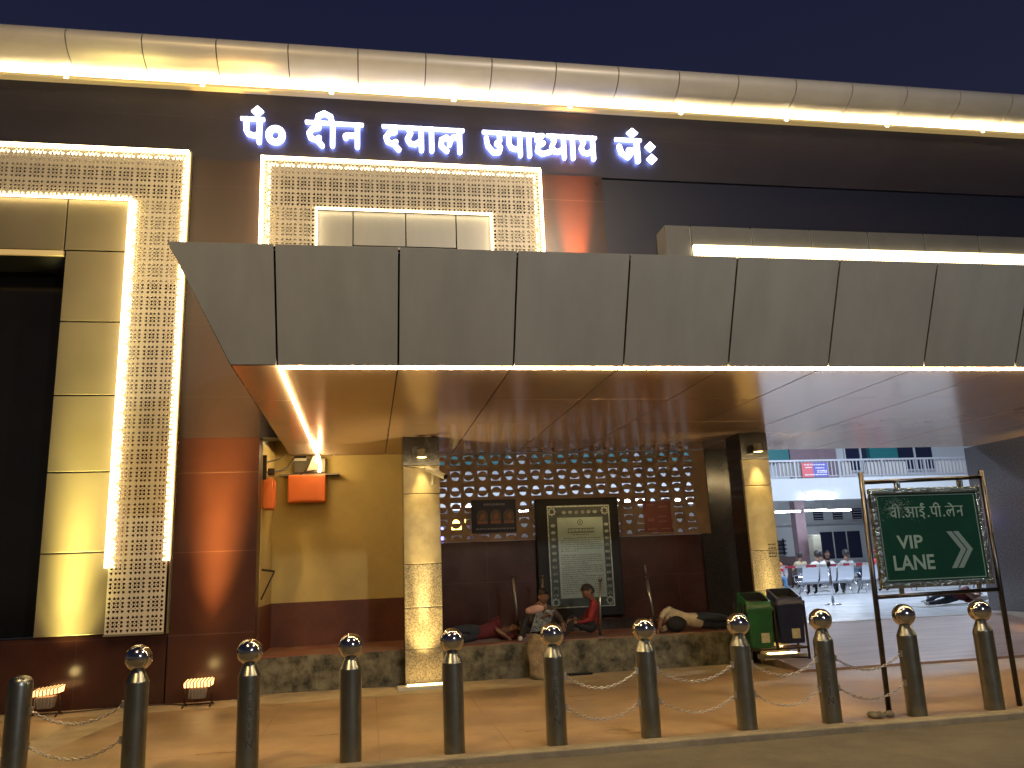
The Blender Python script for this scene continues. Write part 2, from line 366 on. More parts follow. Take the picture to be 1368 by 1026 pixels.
G = {  # glyph strokes on a unit letter (baseline 0, headline 1); width, list of polylines
 'pa': (.80, [[(.2, .93), (.2, .5), (.28, .36), (.44, .32), (.62, .36)], [(.63, .93), (.63, .08)]]),
 'da': (.74, [[(.46, .93), (.46, .74), (.26, .70), (.14, .52), (.2, .34), (.36, .28), (.48, .36)], [(.38, .3), (.58, .06)]]),
 'ii': (.38, [[(.19, .93), (.19, .08)], [(.17, .95), (.12, 1.2), (-.1, 1.32), (-.30, 1.2), (-.34, .97)]]),
 'na': (.86, [[(.24, .48), (.30, .52), (.62, .52)], [(.24, .44), (.26, .40)], [(.65, .93), (.65, .08)]]),
 'ya': (.80, [[(.17, .93), (.26, .72), (.14, .5), (.24, .32), (.42, .30), (.62, .46)], [(.63, .93), (.63, .08)]]),
 'aa': (.38, [[(.19, .93), (.19, .08)]]),
 'la': (.98, [[(.34, .10), (.14, .30), (.16, .54), (.34, .64), (.46, .52), (.44, .36)], [(.47, .52), (.58, .66), (.78, .66)], [(.80, .93), (.80, .08)]]),
 'u': (.84, [[(.15, .70), (.2, .40), (.42, .14), (.64, .16), (.70, .36), (.54, .50)], [(.54, .50), (.68, .62), (.66, .93)]]),
 'dh': (.56, [[(.36, .92), (.16, .90), (.12, .74), (.38, .62), (.16, .50), (.12, .30), (.32, .18), (.66, .30)]]),
 'ja': (.92, [[(.14, .66), (.2, .40), (.42, .22), (.52, .38), (.46, .54)], [(.46, .54), (.74, .54)], [(.75, .93), (.75, .08)]]),
 'va': (.78, [[(.62, .62), (.40, .64), (.18, .48), (.22, .26), (.42, .2), (.62, .36)], [(.63, .93), (.63, .08)]]),
 'a': (1.0, [[(.12, .80), (.32, .84), (.44, .70), (.26, .56)], [(.26, .56), (.48, .46), (.42, .18), (.18, .12), (.06, .30)], [(.44, .5), (.78, .5)], [(.82, .93), (.82, .08)]]),
 'I': (.74, [[(.48, .93), (.48, .76), (.22, .74), (.16, .58), (.40, .52), (.56, .36), (.40, .16), (.18, .2)], [(.4, .16), (.54, -.04)], [(.5, .97), (.30, 1.14), (.40, 1.3), (.6, 1.22)]]),
 'e': (.0, [[(-.24, .97), (-.38, 1.16), (-.58, 1.26)]]),
}
def word(codes, w, hl=True, fit=None):
    x = 0; st = []
    for c in codes:
        adv, pl = G[c]
        for p in pl: st.append(('p', [(x+a, b) for a, b in p], w))
        x += adv
    if hl:
        a = 0; seg = 0.0
        for c in codes:
            if c == 'dh': st.append(('r', seg, a+.06, 1-w*0.72, 1.0)); seg = a+.50
            a += G[c][0]
        st.append(('r', seg, x, 1-w*0.72, 1.0))
    return st, x

# ------------------------------------------------------------------ ground
LG = 60
def lay(name, x0, x1, y0, y1, z, m, thick=0.3):
    return B(x0, x1, y0, y1, z-thick, z).build(name, m)
struct(MB().add([(-LG, -LG, -0.13), (LG, -LG, -0.13), (LG, LG, -0.13), (-LG, LG, -0.13)], [(0, 1, 2, 3)]).build('ground', 'asphalt', fix=False))
struct(lay('road', -30, 40, -25, 7.62, -0.05, 'asphalt', 0.01))
struct(B(-30, 40, 7.62, 7.80, -0.2, 0.012, 0.012).build('kerb', 'kerb_concrete'))
struct(lay('pavement', -30, 40, 7.80, 15.2, 0.0, 'paving', 0.12))
p_ = MB()
p_.add([(-3.95, 7.82, .004), (-3.35, 7.82, .004), (-2.85, 11.55, .004), (-3.3, 11.55, .004)], [(0, 1, 2, 3)])
p_.add([(-9, 11.55, .004), (6.0, 11.75, .004), (6.0, 12.66, .004), (-1.5, 12.66, .004), (-1.5, 12.34, .004), (-9, 12.34, .004)], [(0, 1, 2, 3, 4, 5)])
struct(p_.build('pale_path', 'pale_paving', fix=False))
ck = MB()
for x, y, l in ((1.55, 8.6, .5), (2.5, 10.6, .35), (2.45, 10.2, .3), (-.6, 9.2, .3), (4.2, 9.6, .4), (-1.6, 8.7, .35), (3.3, 11.0, .25)):
    a_ = [(x+l*t/6, y+random.uniform(-.02, .02), .005) for t in range(7)]
    ck.add(a_+[(px_, py_+random.uniform(.008, .03), .005) for px_, py_, _ in a_[::-1]], [tuple(range(14))])
struct(ck.build('pavement_cracks', 'dark_crack', fix=False))
# ramp up to the concourse
struct(MB().hexa([(6.05, 11.32, -.05), (20, 11.32, -.05), (20, 14.45, -.05), (6.05, 14.45, -.05), (6.05, 11.32, .035), (20, 11.32, .035), (20, 14.45, .39), (6.05, 14.45, .39)]).build('ramp', 'ramp_tile'))
struct(B(-6, 32, 14.45, 36, -0.05, 0.40).build('concourse_floor', 'terrazzo'))
# raised platform with stained face and red oxide top
struct(B(-1.56, 5.98, 12.66, 14.30, -0.05, 0.495).build('platform', 'stained_concrete'))
struct(B(-1.555, 5.975, 12.655, 14.298, 0.495, 0.51).build('platform_floor', 'red_oxide'))

# ------------------------------------------------------------------ station facade
FAC = thing('station_building', 'dark tiled station front with glowing curved cornice, lit lattice screens and gold cladding', 'building', (0, 12.6, 0))
YF = 12.35
w = MB()
w.box(-9, -4.40, YF, YF+.35, 7.3, 9.3); w.box(-4.40, 3.95, YF, YF+.35, 3.63, 9.3); w.box(3.95, 14.5, YF, YF+.35, 8.05, 9.3)
w.box(3.95, 14.5, YF, YF+.35, 3.63, 6.58); w.box(-9, 14.5, YF+.001, YF+.35, 9.3, 9.9)
w.build('upper_wall', 'dark_tile', FAC)
pl = MB(); pl.box(-9, -2.72, YF, YF+.35, -0.05, 0.93); pl.build('plinth', 'maroon_tile', FAC)
B(-4.40, -2.72, YF+.004, YF+.3, .93, 3.63).build('backing_wall', 'maroon_tile', FAC)
B(-2.70, -1.56, YF-.006, YF+.35, -.05, 3.63).build('pier', 'pier_tile', FAC); B(-2.70, -1.56, YF-.006, YF-.001, 3.632, 8.06).build('upper_pier', 'upper_tile', FAC)
B(2.83, 3.95, YF-.006, YF, 4.0, 8.06).build('tiled_pier', 'pier_tile', FAC)
# dark glazed recess at the left
rc = MB(); rc.box(-9, -4.40, 13.1, 13.15, 0.93, 6.5); wn = rc.build('recessed_window', 'dark_glass', FAC)
B(-9, -4.43, 12.29, 12.34, 6.38, 6.455).build('lintel_painted_glow', 'lintel_glow_paint', FAC); B(-9, -4.43, 12.35, 13.1, 6.40, 6.46).build('recess_head', 'black_joint', FAC)  # lintel edge is no lamp; its lit look is put in as glow
# ribbon window above the canopy
B(3.955, 14.5, 12.40, 12.44, 6.585, 8.045).build('ribbon_window', 'ribbon_glass', FAC)
# gold cladding, an L of panels with open joints
cl = MB(); cb = MB(); g = .009
zs_ = [.95, 2.05, 3.16, 4.26, 5.36, 6.46]
for a, b in zip(zs_[:-1], zs_[1:]): cl.box(-4.40+g, -3.50, 12.285, 12.315, a+g, b-g, .006)
xs_ = [-9.0, -7.78, -6.66, -5.54, -4.42, -3.50]
for a, b in zip(xs_[:-1], xs_[1:]): cl.box(a+g, b-g, 12.285, 12.315, 6.46+g, 7.27, .006)
cb.box(-4.395, -3.48, 12.316, 12.349, .96, 6.46); cb.box(-9, -3.48, 12.316, 12.349, 6.463, 7.28)
cp_ = cl.build('gold_cladding', 'champagne', FAC); cb.build('joint_backing', 'black_joint', cp_)
# grey cladding under the small lattice portal
gp = MB()
for a, b, z0 in ((-.77, -.22, 5.0), (-.22, .61, 6.66), (.61, 1.42, 6.66), (1.42, 1.99, 5.0)): gp.box(a+.008, b-.008, 12.285, 12.315, z0+.008, 7.235, .005)
gp.box(-.22+.008, 1.42-.008, 12.285, 12.315, 5.0, 6.66-.008, .005)
gq = gp.build('grey_cladding', 'fascia_panel', FAC); B(-.76, 1.98, 12.317, 12.349, 5.0, 7.23).build('joint_backing', 'black_joint', gq)
# box ledge on the right with its light band
lb = MB(); lj = [4.85, 5.31] + [5.31+1.085*k for k in range(1, 9)]
for a, b in zip(lj[:-1], lj[1:]): lb.box(a+.012, b-.012, 12.0, 12.03, 6.2, 7.06, .008)
lb2 = MB(); lb2.box(4.86, 13.9, 12.031, 12.39, 6.2, 7.05)
lg = lb.build('ledge_panel', 'ledge_grey', FAC); lb2.build('ledge_box', 'fascia_panel', lg)
B(5.32, 13.9, 11.93, 11.998, 6.57, 6.70).build('light_strip', 'led_ledge', lg)
dd = MB()
for k in range(int(8.5/.06)): dd.box(5.33+k*.06, 5.33+k*.06+.03, 11.94, 11.998, 6.50, 6.565)
dd.build('light_beads', 'led_ledge', lg)

# cornice: convex panels with open joints and a lit trough beneath
prof = []
P0, P1, P2, P3 = (12.33, 9.365), (12.00, 9.35), (11.70, 9.44), (11.66, 9.66)
for i in range(13):
    t = i/12; q = 1-t
    prof.append(tuple(q**3*P0[k]+3*q*q*t*P1[k]+3*q*t*t*P2[k]+t**3*P3[k] for k in (0, 1)))
for i in range(1, 9):
    a = PI*0.5*i/8; prof.append((11.66+.55*(1-math.cos(a)), 9.66+.26*math.sin(a)))
cm = MB(); cbk = MB()
edges_ = [-4.44-1.075*4] + [-4.44-1.075*3+1.075*k for k in range(0, 21)]
for a, b in zip(edges_[:-1], edges_[1:]):
    rings = []
    n = len(prof); vs = [(a+.008, y, z) for y, z in prof] + [(b-.008, y, z) for y, z in prof]
    cm.add(vs, [(i, i+1, n+i+1, n+i) for i in range(n-1)], True)
    # turned-in panel edges
    for x in (a+.008, b-.008):
        nv = []
        for i, (y, z) in enumerate(prof): nv += [(x, y, z), (x, y+.03, z+.015)]
        cm.add(nv, [(2*i, 2*i+1, 2*i+3, 2*i+2) for i in range(n-1)])
vs = []
for y, z in prof: vs += [(edges_[0], y+.03, z+.015), (edges_[-1], y+.03, z+.015)]
cbk.add(vs, [(2*i, 2*i+1, 2*i+3, 2*i+2) for i in range(len(prof)-1)])
co = cm.build('cornice', 'cornice_panel', FAC, fix=False); cbk.build('joint_backing', 'black_joint', co, fix=False)
tr = MB(); tr.box(edges_[0], edges_[-1], 12.215, 12.348, 9.255, 9.263)
for k in range(11):
    a = edges_[0]+.2+2.0*k; tr.box(a, a+1.94, 12.20, 12.215, 9.255, 9.300)
tr.build('light_trough', 'trough', co)
B(edges_[0], edges_[-1], 12.225, 12.285, 9.266, 9.284).build('light_strip', 'led_cornice', co)

# pierced gold screens
def heart(cx, cy, r, ang):
    pts = []
    base = [(0, -.95), (.62, -.2), (.80, .35), (.55, .78), (.18, .74), (0, .5), (-.18, .74), (-.55, .78), (-.80, .35), (-.62, -.2)]
    c, s_ = math.cos(ang), math.sin(ang)
    return [(cx+r*(x*c-y*s_), cy+r*(x*s_+y*c)) for x, y in base]
def fill2d(outer, holes, ext):
    cu = bpy.data.curves.new('tile', 'CURVE'); cu.dimensions = '2D'; cu.fill_mode = 'BOTH'; cu.extrude = ext
    for pts in [outer]+holes:
        sp = cu.splines.new('POLY'); sp.points.add(len(pts)-1); sp.use_cyclic_u = True
        for i, (x, y) in enumerate(pts): sp.points[i].co = (x, y, 0, 1)
    o = bpy.data.objects.new('tile', cu); COL.objects.link(o)
    me = bpy.data.meshes.new_from_object(o)
    vs = [v.co[:] for v in me.vertices]; fs = [tuple(p.vertices) for p in me.polygons]
    bpy.data.objects.remove(o); bpy.data.meshes.remove(me); bpy.data.curves.remove(cu)
    return vs, fs
T = .25
def tile_mesh():
    holes = []
    m = .016; cell = (T-2*m)/2
    for i in (0, 1):
        for j in (0, 1):
            cx, cy = m+cell*(i+.5), m+cell*(j+.5); d = .0290
            for sx, sy, an in ((1, 1, -PI/4), (-1, 1, PI/4), (1, -1, -3*PI/4), (-1, -1, 3*PI/4)):
                holes.append(heart(cx+sx*d, cy+sy*d, .0250, an))
            holes.append([(cx+.008*math.cos(t*PI/3), cy+.008*math.sin(t*PI/3)) for t in range(6)])
    for cx, cy in ((T/2, m+cell*.5), (T/2, m+cell*1.5), (m+cell*.5, T/2), (m+cell*1.5, T/2), (T/2, T/2)):
        holes.append([(cx+.010*math.cos(t*PI/2), cy+.010*math.sin(t*PI/2)) for t in range(4)])
    return fill2d([(0, 0), (T, 0), (T, T), (0, T)], holes, .006)
TV, TF = tile_mesh()
TV = np.array(TV)
def screen(rects, name, parent):
    mb = MB()
    for x0, x1, z0, z1 in rects:
        nx = max(1, round((x1-x0)/T)); nz = max(1, round((z1-z0)/T)); sx, sz = (x1-x0)/nx, (z1-z0)/nz
        for i in range(nx):
            for j in range(nz):
                v = np.stack([x0+sx*i+TV[:, 0]/T*sx, 12.22+TV[:, 2], z0+sz*j+TV[:, 1]/T*sz], 1)
                mb.add(v.tolist(), TF)
    return mb.build(name, 'gold_screen', parent, fix=False)
S1 = screen([(-9.0, -2.735, 7.285, 8.10), (-3.49, -2.735, 0.95, 7.285)], 'lattice_screen', FAC)
e = MB()
e.box(-3.535, -3.49, 12.17, 12.29, 1.83, 7.27); e.box(-9, -2.72, 12.19, 12.27, 8.085, 8.125)
e.build('light_strip', 'led_bright', S1)
e = MB()
e.box(-9, -3.49, 12.19, 12.235, 7.262, 7.284); e.build('light_strip', 'led_ledge', S1); e = MB()
e.box(-2.738, -2.712, 12.19, 12.24, 1.90, 8.085)
e.box(-9, -2.8, 12.245, 12.275, 8.0, 8.05); e.box(-2.80, -2.77, 12.245, 12.275, 1.9, 8.0); e.box(-3.47, -3.42, 12.245, 12.275, 1.83, 7.3); e.box(-9, -3.49, 12.245, 12.275, 7.31, 7.34)
e.build('light_strip', 'led_thin', S1)
B(-3.40, -2.80, 12.245, 12.26, 5.95, 7.28).build('backing_plate', 'gold_screen', S1)
e = MB(); e.box(-3.5, -2.73, 12.2, 12.24, .925, .95); e.box(-9, -2.73, 12.236, 12.345, 8.13, 8.15); e.box(-2.705, -2.69, 12.236, 12.345, .93, 8.13); e.build('screen_frame', 'champagne', S1)
S2 = screen([(-1.60, 2.83, 7.25, 8.06), (-1.60, -.79, 5.2, 7.25), (2.0, 2.83, 5.2, 7.25)], 'lattice_screen', FAC)
e = MB(); e.box(-1.64, -1.60, 12.17, 12.29, 5.2, 8.09); e.box(-1.64, 2.85, 12.19, 12.27, 8.055, 8.095); e.build('light_strip', 'led_bright', S2)
e = MB(); e.box(-.79, -.765, 12.18, 12.24, 5.2, 7.25); e.box(1.975, 2.0, 12.18, 12.24, 5.2, 7.25); e.box(-.79, 2.0, 12.18, 12.235, 7.228, 7.249); e.build('light_strip', 'led_ledge', S2)
e = MB(); e.box(2.825, 2.855, 12.18, 12.25, 5.2, 8.06)
e.box(-1.5, 2.75, 12.245, 12.275, 7.96, 8.0); e.box(-1.55, -1.5, 12.245, 12.275, 5.3, 8.0); e.box(2.74, 2.78, 12.245, 12.275, 5.3, 8.0)
e.build('light_strip', 'led_thin', S2)
for a, b in ((-1.45, -.9), (2.1, 2.72)): B(a, b, 12.245, 12.26, 5.2, 7.24).build('backing_plate', 'gold_screen', S2)

# ------------------------------------------------------------------ lit name letters
SIGN = thing('station_name_letters', 'glowing white Hindi letters of the station name standing off the dark wall under the cornice', 'sign', (1.5, 12.25, 8.3))
def place_word(codes, x0, x1, z0=8.325, zh=.46, marks=(), w=.165, hl=True, name='letter_word'):
    st, adv = word(codes, w, hl) if codes else ([], 1.0)
    st = list(st) + list(marks)
    sx = (x1-x0)/adv
    def pl_(u, v, d): return (x0+u*sx, 12.265+d, z0+v*zh + (-.010*(x0+u*sx-1.5))*0.35)
    xs = [p[0] for s in st for p in (s[1] if s[0] == 'p' else [(s[1]-.3, 0), (s[1]+.3, 0)] if s[0] == 'd' else [(s[1], 0), (s[2], 0)])]
    o = glyph_object(name, st, (min(xs)-.2, max(xs)+.25, -.3, 1.75), .028, pl_, .045, ['letter_face', 'letter_side'], SIGN)
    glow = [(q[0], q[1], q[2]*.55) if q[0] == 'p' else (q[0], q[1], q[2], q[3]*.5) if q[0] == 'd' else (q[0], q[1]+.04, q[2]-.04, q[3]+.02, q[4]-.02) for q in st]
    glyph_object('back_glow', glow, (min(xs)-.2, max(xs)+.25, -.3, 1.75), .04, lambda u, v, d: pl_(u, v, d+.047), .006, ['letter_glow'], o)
    return o
place_word(['pa'], -1.985, -1.61, marks=[('d', .55, 1.24, .21)])
place_word([], -1.60, -1.10, marks=[('p', [(.32+.21*math.cos(t*PI/10), .37+.26*math.sin(t*PI/10)) for t in range(21)], .2)], hl=False)
place_word(['da', 'ii', 'na'], -.985, -.055)
place_word(['da', 'ya', 'aa', 'la'], .24, 1.60)
place_word(['u', 'pa', 'aa', 'dh', 'ya', 'aa', 'ya'], 1.90, 3.885)
place_word(['ja'], 4.205, 4.69, marks=[('d', .62, 1.24, .20)])
place_word([], 4.70, 5.16, marks=[('d', .30, .70, .21), ('d', .33, .20, .21)], hl=False)

# ------------------------------------------------------------------ entrance canopy
CAN = thing('entrance_canopy', 'wide canopy with flared grey fascia, brown glossy soffit and a glowing light line', 'canopy', (3, 10, 3.6))
ZS = 3.62
fj = [-1.30, -.86] + [-.86+1.163*k for k in range(1, 14)]
fa = MB(); nrm = Vector((0, -.9, -.43)); bk = Vector((0, .03, .01))
for k, (a, b) in enumerate(zip(fj[:-1], fj[1:])):
    a0, a1 = a+.010, b-.010
    ta = a0 if k > 0 else -1.81
    q = [Vector((a0, 7.93, ZS-.005)), Vector((a1, 7.93, ZS-.005)), Vector((a1, 7.45, 4.66)), Vector((ta, 7.45, 4.66))]
    fa.add([*q, *[p+bk for p in q]], [(0, 1, 2, 3), (4, 7, 6, 5), (0, 4, 5, 1), (1, 5, 6, 2), (2, 6, 7, 3), (3, 7, 4, 0)])
fo = fa.build('fascia', 'fascia_panel', CAN)
e = MB(); e.add([(-1.28, 7.97, ZS), (fj[-1], 7.97, ZS), (fj[-1], 7.49, 4.655), (-1.78, 7.49, 4.655)], [(0, 1, 2, 3)]); e.build('joint_backing', 'black_joint', fo, fix=False)
e = MB()
e.add([(-1.30, 7.95, ZS), (-1.81, 7.46, 4.66), (-1.81, 12.34, 4.66), (-1.30, 12.34, ZS)], [(0, 1, 2, 3)]); e.build('end_panel', 'fascia_panel', CAN, fix=False)
B(-1.80, fj[-1], 7.5, 12.34, 4.62, 4.655).build('roof_deck', 'fascia_panel', CAN)
so = MB(); yj = [7.99, 9.66, 11.32, 12.98, 14.46]
for k, (a, b) in enumerate(zip(fj[:-1], fj[1:])):
    for c, d in zip(yj[:-1], yj[1:]):
        if d == 14.46 and b < 7.4: d = 14.285
        dz = random.uniform(-.0015, .0015)
        so.box(a+.008, b-.008, c+.004, d-.004, ZS+dz, ZS+.02+dz)
sf = so.build('soffit', 'soffit_panel', CAN)
B(-1.30, fj[-1], 7.98, 14.45, ZS+.021, ZS+.06).build('joint_backing', 'black_joint', sf)
e = MB(); e.box(-.85, fj[-1], 7.985, 8.01, ZS-.028, ZS-.006); e.build('light_strip', 'led_soffit', CAN)
e = MB(); e.box(-.856, -.840, 8.01, 12.9, ZS-.022, ZS-.004)
e.tube([(-.85, 12.9, ZS-.02), (-.82, 13.6, ZS-.05), (-.80, 14.0, ZS-.08), (-.79, 14.12, ZS-.2), (-.80, 14.13, ZS-.30)], .02, 6)
e.build('light_string', 'led_string', CAN)

# ------------------------------------------------------------------ recess walls
YW = 14.30
Wy = thing('yellow_wall', 'yellow plastered wall of the recess beside the granite column', 'wall', (-.4, 14.4, .5))
B(-1.56, .92, YW, YW+.25, 1.20, 4.4).build('plaster', 'yellow_plaster', Wy); B(-1.56, -1.31, YF+.352, YW-.001, 4.3, 4.38).build('recess_ceiling', 'yellow_plaster', Wy)
B(-1.56, .92, YW-.012, YW+.25, 0.5, 1.20).build('dado', 'maroon_plaster', Wy)
Ws = thing('side_wall', 'yellow side wall of the recess running back from the dark pier', 'wall', (-1.6, 13.4, .5))
B(-1.75, -1.555, YF+.352, YW-.014, 1.2, 4.29).build('plaster', 'yellow_plaster', Ws)
B(-1.75, -1.55, YF+.352, YW-.014, 0.512, 1.2).build('dado', 'maroon_plaster', Ws)

Wb = thing('breeze_block_wall', 'dark maroon wall with a band of round pierced breeze blocks above, lights shining through', 'wall', (3.6, 14.4, .5))
lw = MB(); lw.box(.925, 7.35, YW, YW+.2, .40, 2.075); lw.build('lower_wall', 'maroon_tile', Wb)
B(1.0, 5.97, YW-.10, YW, .51, .66, .01).build('skirting', 'dark_granite_and_shade', Wb)
def arc(cx, cz, r, a0, a1, n=10): return [(cx+r*math.cos(a0+(a1-a0)*i/n), cz+r*math.sin(a0+(a1-a0)*i/n)) for i in range(n+1)]
holes = []
px, pz = .2405, .279
for i in range(20):
    for j in range(6):
        cx = 1.16+px*i+.12; cz = 3.50-pz*j
        hw, hh, r = .093, .092, .088
        up = (i+j) % 2 == 0
        if j == 5: # cut by the wall below
            pass
        if up:    # crown above the disc, bowl inside it
            h1 = [(cx-hw, cz+hh), (cx-hw, cz+.015)] + arc(cx, cz-.012, r*1.02, PI*.93, PI*.07, 10) + [(cx+hw, cz+.015), (cx+hw, cz+hh)]
            h2 = [(cx-.068, cz-.018), (cx+.068, cz-.018)] + arc(cx, cz-.018, .068, 0, -PI, 10)[1:-1]
        else:
            h1 = [(cx-hw, cz-hh), (cx-hw, cz-.015)] + arc(cx, cz+.012, r*1.02, -PI*.93, -PI*.07, 10) + [(cx+hw, cz-.015), (cx+hw, cz-hh)]
            h2 = [(cx-.068, cz+.018), (cx+.068, cz+.018)] + arc(cx, cz+.018, .068, 0, PI, 10)[1:-1]
        for h in (h1, h2):
            if min(z for _, z in h) < 2.095:
                h = [(x, max(z, 2.095)) for x, z in h]
                if max(z for _, z in h)-2.095 < .02: continue
                q = []
                for p in h:
                    if not q or abs(p[0]-q[-1][0])+abs(p[1]-q[-1][1]) > 1e-4: q.append(p)
                h = q
            if max(z for _, z in h) < 3.612: holes.append(h)
bv, bf = fill2d([(.925, 2.081), (6.18, 2.081), (6.18, 3.618), (.925, 3.618)], holes, .045)
mb = MB(); mb.add([(x, YW+.05+z, y) for x, y, z in bv], bf); mb.build('breeze_screen', 'breeze_paint', Wb, fix=False)
B(6.18, 7.35, YW-.03, YW+.2, 2.08, 3.62).build('end_pier', 'dark_granite_and_shade', Wb)
B(5.99, 7.36, YW-.03, YW-.001, .38, 2.08).build('end_cladding', 'dark_granite_and_shade', Wb)

GW = thing('granite_wall', 'polished grey granite wall at the right end of the canopy', 'wall', (12.8, 13.6, .2))
B(12.0, 14.5, 12.55, 14.75, .0, 3.62).build('wall_body', 'grey_granite', GW)
B(11.985, 11.999, 12.6, 14.75, .0, .43).build('skirting', 'cream_wall', GW)

# ------------------------------------------------------------------ columns
def column(x0, x1, label):
    c = thing('granite_column', label, 'column', ((x0+x1)/2, 12.7, 0), 'lit granite columns')
    mb = MB(); cuts = [0.0, .52, 1.1, 1.72, 2.75, 3.18]
    for a, b in zip(cuts[:3], cuts[1:4]): mb.box(x0, x1, 12.40, 12.46, a+.004, b-.004, .008)
    sh = mb.build('shaft', 'column_granite', c)
    mb = MB()
    for a, b in zip(cuts[3:-1], cuts[4:]): mb.box(x0, x1, 12.40, 12.46, a+.004, b-.004, .008)
    mb.build('upper_shaft', 'column_smooth', c)
    B(x0+.004, x1-.004, 12.452, 12.95, 0, 3.18).build('body', 'dark_granite_and_shade', c)  # column sides: shade put into the colour as darker granite
    B(x0, x1, 12.40, 12.95, 3.184, 3.615).build('head', 'dark_granite_and_shade', c)
    cx = (x0+x1)/2
    d = MB(); d.lathe([(.0, .13), (.06, .13), (.065, .04), (.085, .0)], (cx, 12.27, 3.28), 16); d.tube([(cx, 12.27, 3.40), (cx, 12.41, 3.40)], .02, 8)
    dl = d.build('downlight', 'grey_plastic', c)
    MB().lathe([(0, 0), (.07, 0)], (cx, 12.27, 3.285), 14).build('lens', 'lens_warm', dl, fix=False)
    zo = .12 if x0 > 3 else 0.0
    h = MB(); h.box(x0-.12, x1+.1, 12.06, 12.30, -.02+zo, .05+zo, .008); fh = h.build('foot_light', 'white_plastic', c)
    B(x0+.02, x1-.02, 12.14, 12.26, .051+zo, .062+zo).build('lens', 'led_glow', fh)
    return c
C1 = column(.53, 1.08, 'granite column lit gold, with a camera near its top, beside the yellow wall')
C2 = column(6.0, 6.47, 'granite column lit gold, rising behind the green and blue bins')
for (a, b, z0, z1) in ((6.30, 6.44, 1.78, 1.80), (6.32, 6.42, 1.74, 1.76), (6.33, 6.43, 1.66, 1.68), (6.32, 6.42, 1.63, 1.645)): pass
nm = MB()
for z in (1.80, 1.74, 1.66, 1.61):
    x = 6.30
    while x < 6.43:
        w_ = random.uniform(.015, .04); nm.box(x, x+w_, 12.395, 12.399, z, z+.02); x += w_+.012
nm.build('painted_lettering', 'black_text', C2)
cam_ = thing('security_camera', 'white bullet security camera on a bracket at the column top', 'camera', (.95, 12.3, 3.0))
m1 = MB(); m1.tube([(.88, 12.26, 3.11), (1.13, 12.10, 2.97)], .042, 12); m1.box(.86, .93, 12.24, 12.30, 3.08, 3.16, .01); m1.build('body', 'white_plastic', cam_)
MB().tube([(1.128, 12.101, 2.971), (1.15, 12.087, 2.959)], .036, 12).build('lens', 'black_plastic', cam_)
MB().tube([(.96, 12.40, 2.90), (.96, 12.30, 2.90), (.96, 12.22, 3.04)], .022, 8).sphere((.96, 12.33, 2.90), .045, 10).build('bracket', 'white_plastic', cam_)
tag(MB().tube([(.56, 12.39, 3.17), (.7, 12.36, 3.14), (.88, 12.28, 3.12)], .006, 5).build('cable', 'cable'), 'thin cable sagging across the column head to the security camera', 'cable')

# ------------------------------------------------------------------ wall boxes, cables, brackets
def orange_box(x0, x1, z0, z1, label, side=False):
    t = thing('orange_box', label, 'box', ((x0+x1)/2, 14.1, z0), 'orange wall boxes')
    MB().box(x0, x1, 13.98, 14.26, z0, z1, .02).build('cabinet', 'orange_box', t)
    MB().box(x0+.03, x1-.03, 13.972, 13.98, z0+.03, z1-.03, .003).build('door', 'orange_box', t)
    MB().box(x0-.16, x1+.22, 14.10, YW-.014, z1+.005, z1+.035).build('shelf_bracket', 'grey_plastic', t)
    return t
orange_box(-1.30, -.69, 2.81, 3.26, 'orange metal wall box on a bracket below the tangled light string')
t = thing('orange_box', 'orange wall box half hidden by the edge of the dark pier', 'box', (-1.5, 12.95, 2.6), 'orange wall boxes')
B(-1.55, -1.40, 12.75, 13.15, 2.62, 3.08, .015).build('cabinet', 'orange_box', t); B(-1.40, -1.392, 12.78, 13.12, 2.65, 3.05).build('door', 'orange_box', t)
t = thing('meter_box', 'dark grey meter box on the yellow wall above the orange box', 'box', (-.95, 14.2, 3.28))
B(-1.23, -.70, 14.16, YW-.001, 3.315, 3.56, .01).build('case', 'grey_box', t); B(-1.24, -1.02, 14.14, 14.16, 3.52, 3.56).build('cover_strip', 'white_plastic', t)
B(-1.22, -1.02, 14.15, 14.158, 3.565, 3.60).build('vent', 'black_plastic', t)
t = thing('light_driver', 'pale light driver box glowing at the end of the light string', 'box', (-.9, 14.1, 3.35))
MB().loft([[(-1.0, 14.06, 3.34), (-.80, 14.06, 3.37), (-.80, 14.12, 3.37), (-1.0, 14.12, 3.34)], [(-.90, 14.06, 3.58), (-.80, 14.06, 3.60), (-.80, 14.12, 3.60), (-.90, 14.12, 3.58)]]).build('case', 'white_plastic', t)
def cab(pts, r, label, m='cable', sm=6):
    P = [Vector(p) for p in pts]; out = []
    for i in range(len(P)-1):
        a, b, c, d = P[max(i-1, 0)], P[i], P[i+1], P[min(i+2, len(P)-1)]
        for k in range(sm):
            t_ = k/sm; out.append(0.5*((2*b)+(c-a)*t_+(2*a-5*b+4*c-d)*t_*t_+(3*b-a-3*c+d)*t_**3))
    out.append(P[-1]); return tag(MB().tube(out, r, 6).build('cable', m), label, 'cable')
cab([(-1.55, 13.0, 3.20), (-1.45, 13.3, 3.24), (-1.30, 13.8, 3.36), (-1.22, 14.1, 3.56)], .016, 'thick bent cable reaching up from the pier edge over the yellow wall')
cab([(-1.55, 13.1, 3.36), (-1.45, 13.6, 3.47), (-1.36, 14.0, 3.60)], .012, 'short thin cable above the bent one at the pier edge')
cab([(-.92, 14.08, 3.55), (-1.0, 14.05, 3.38), (-1.12, 14.1, 3.27), (-1.38, 14.2, 3.24)], .009, 'cable hanging from the light driver box past the orange box')
t = thing('pipe_clamp', 'dark iron clamp holding cables on the edge of the dark pier', 'bracket', (-1.52, 12.9, 3.2))
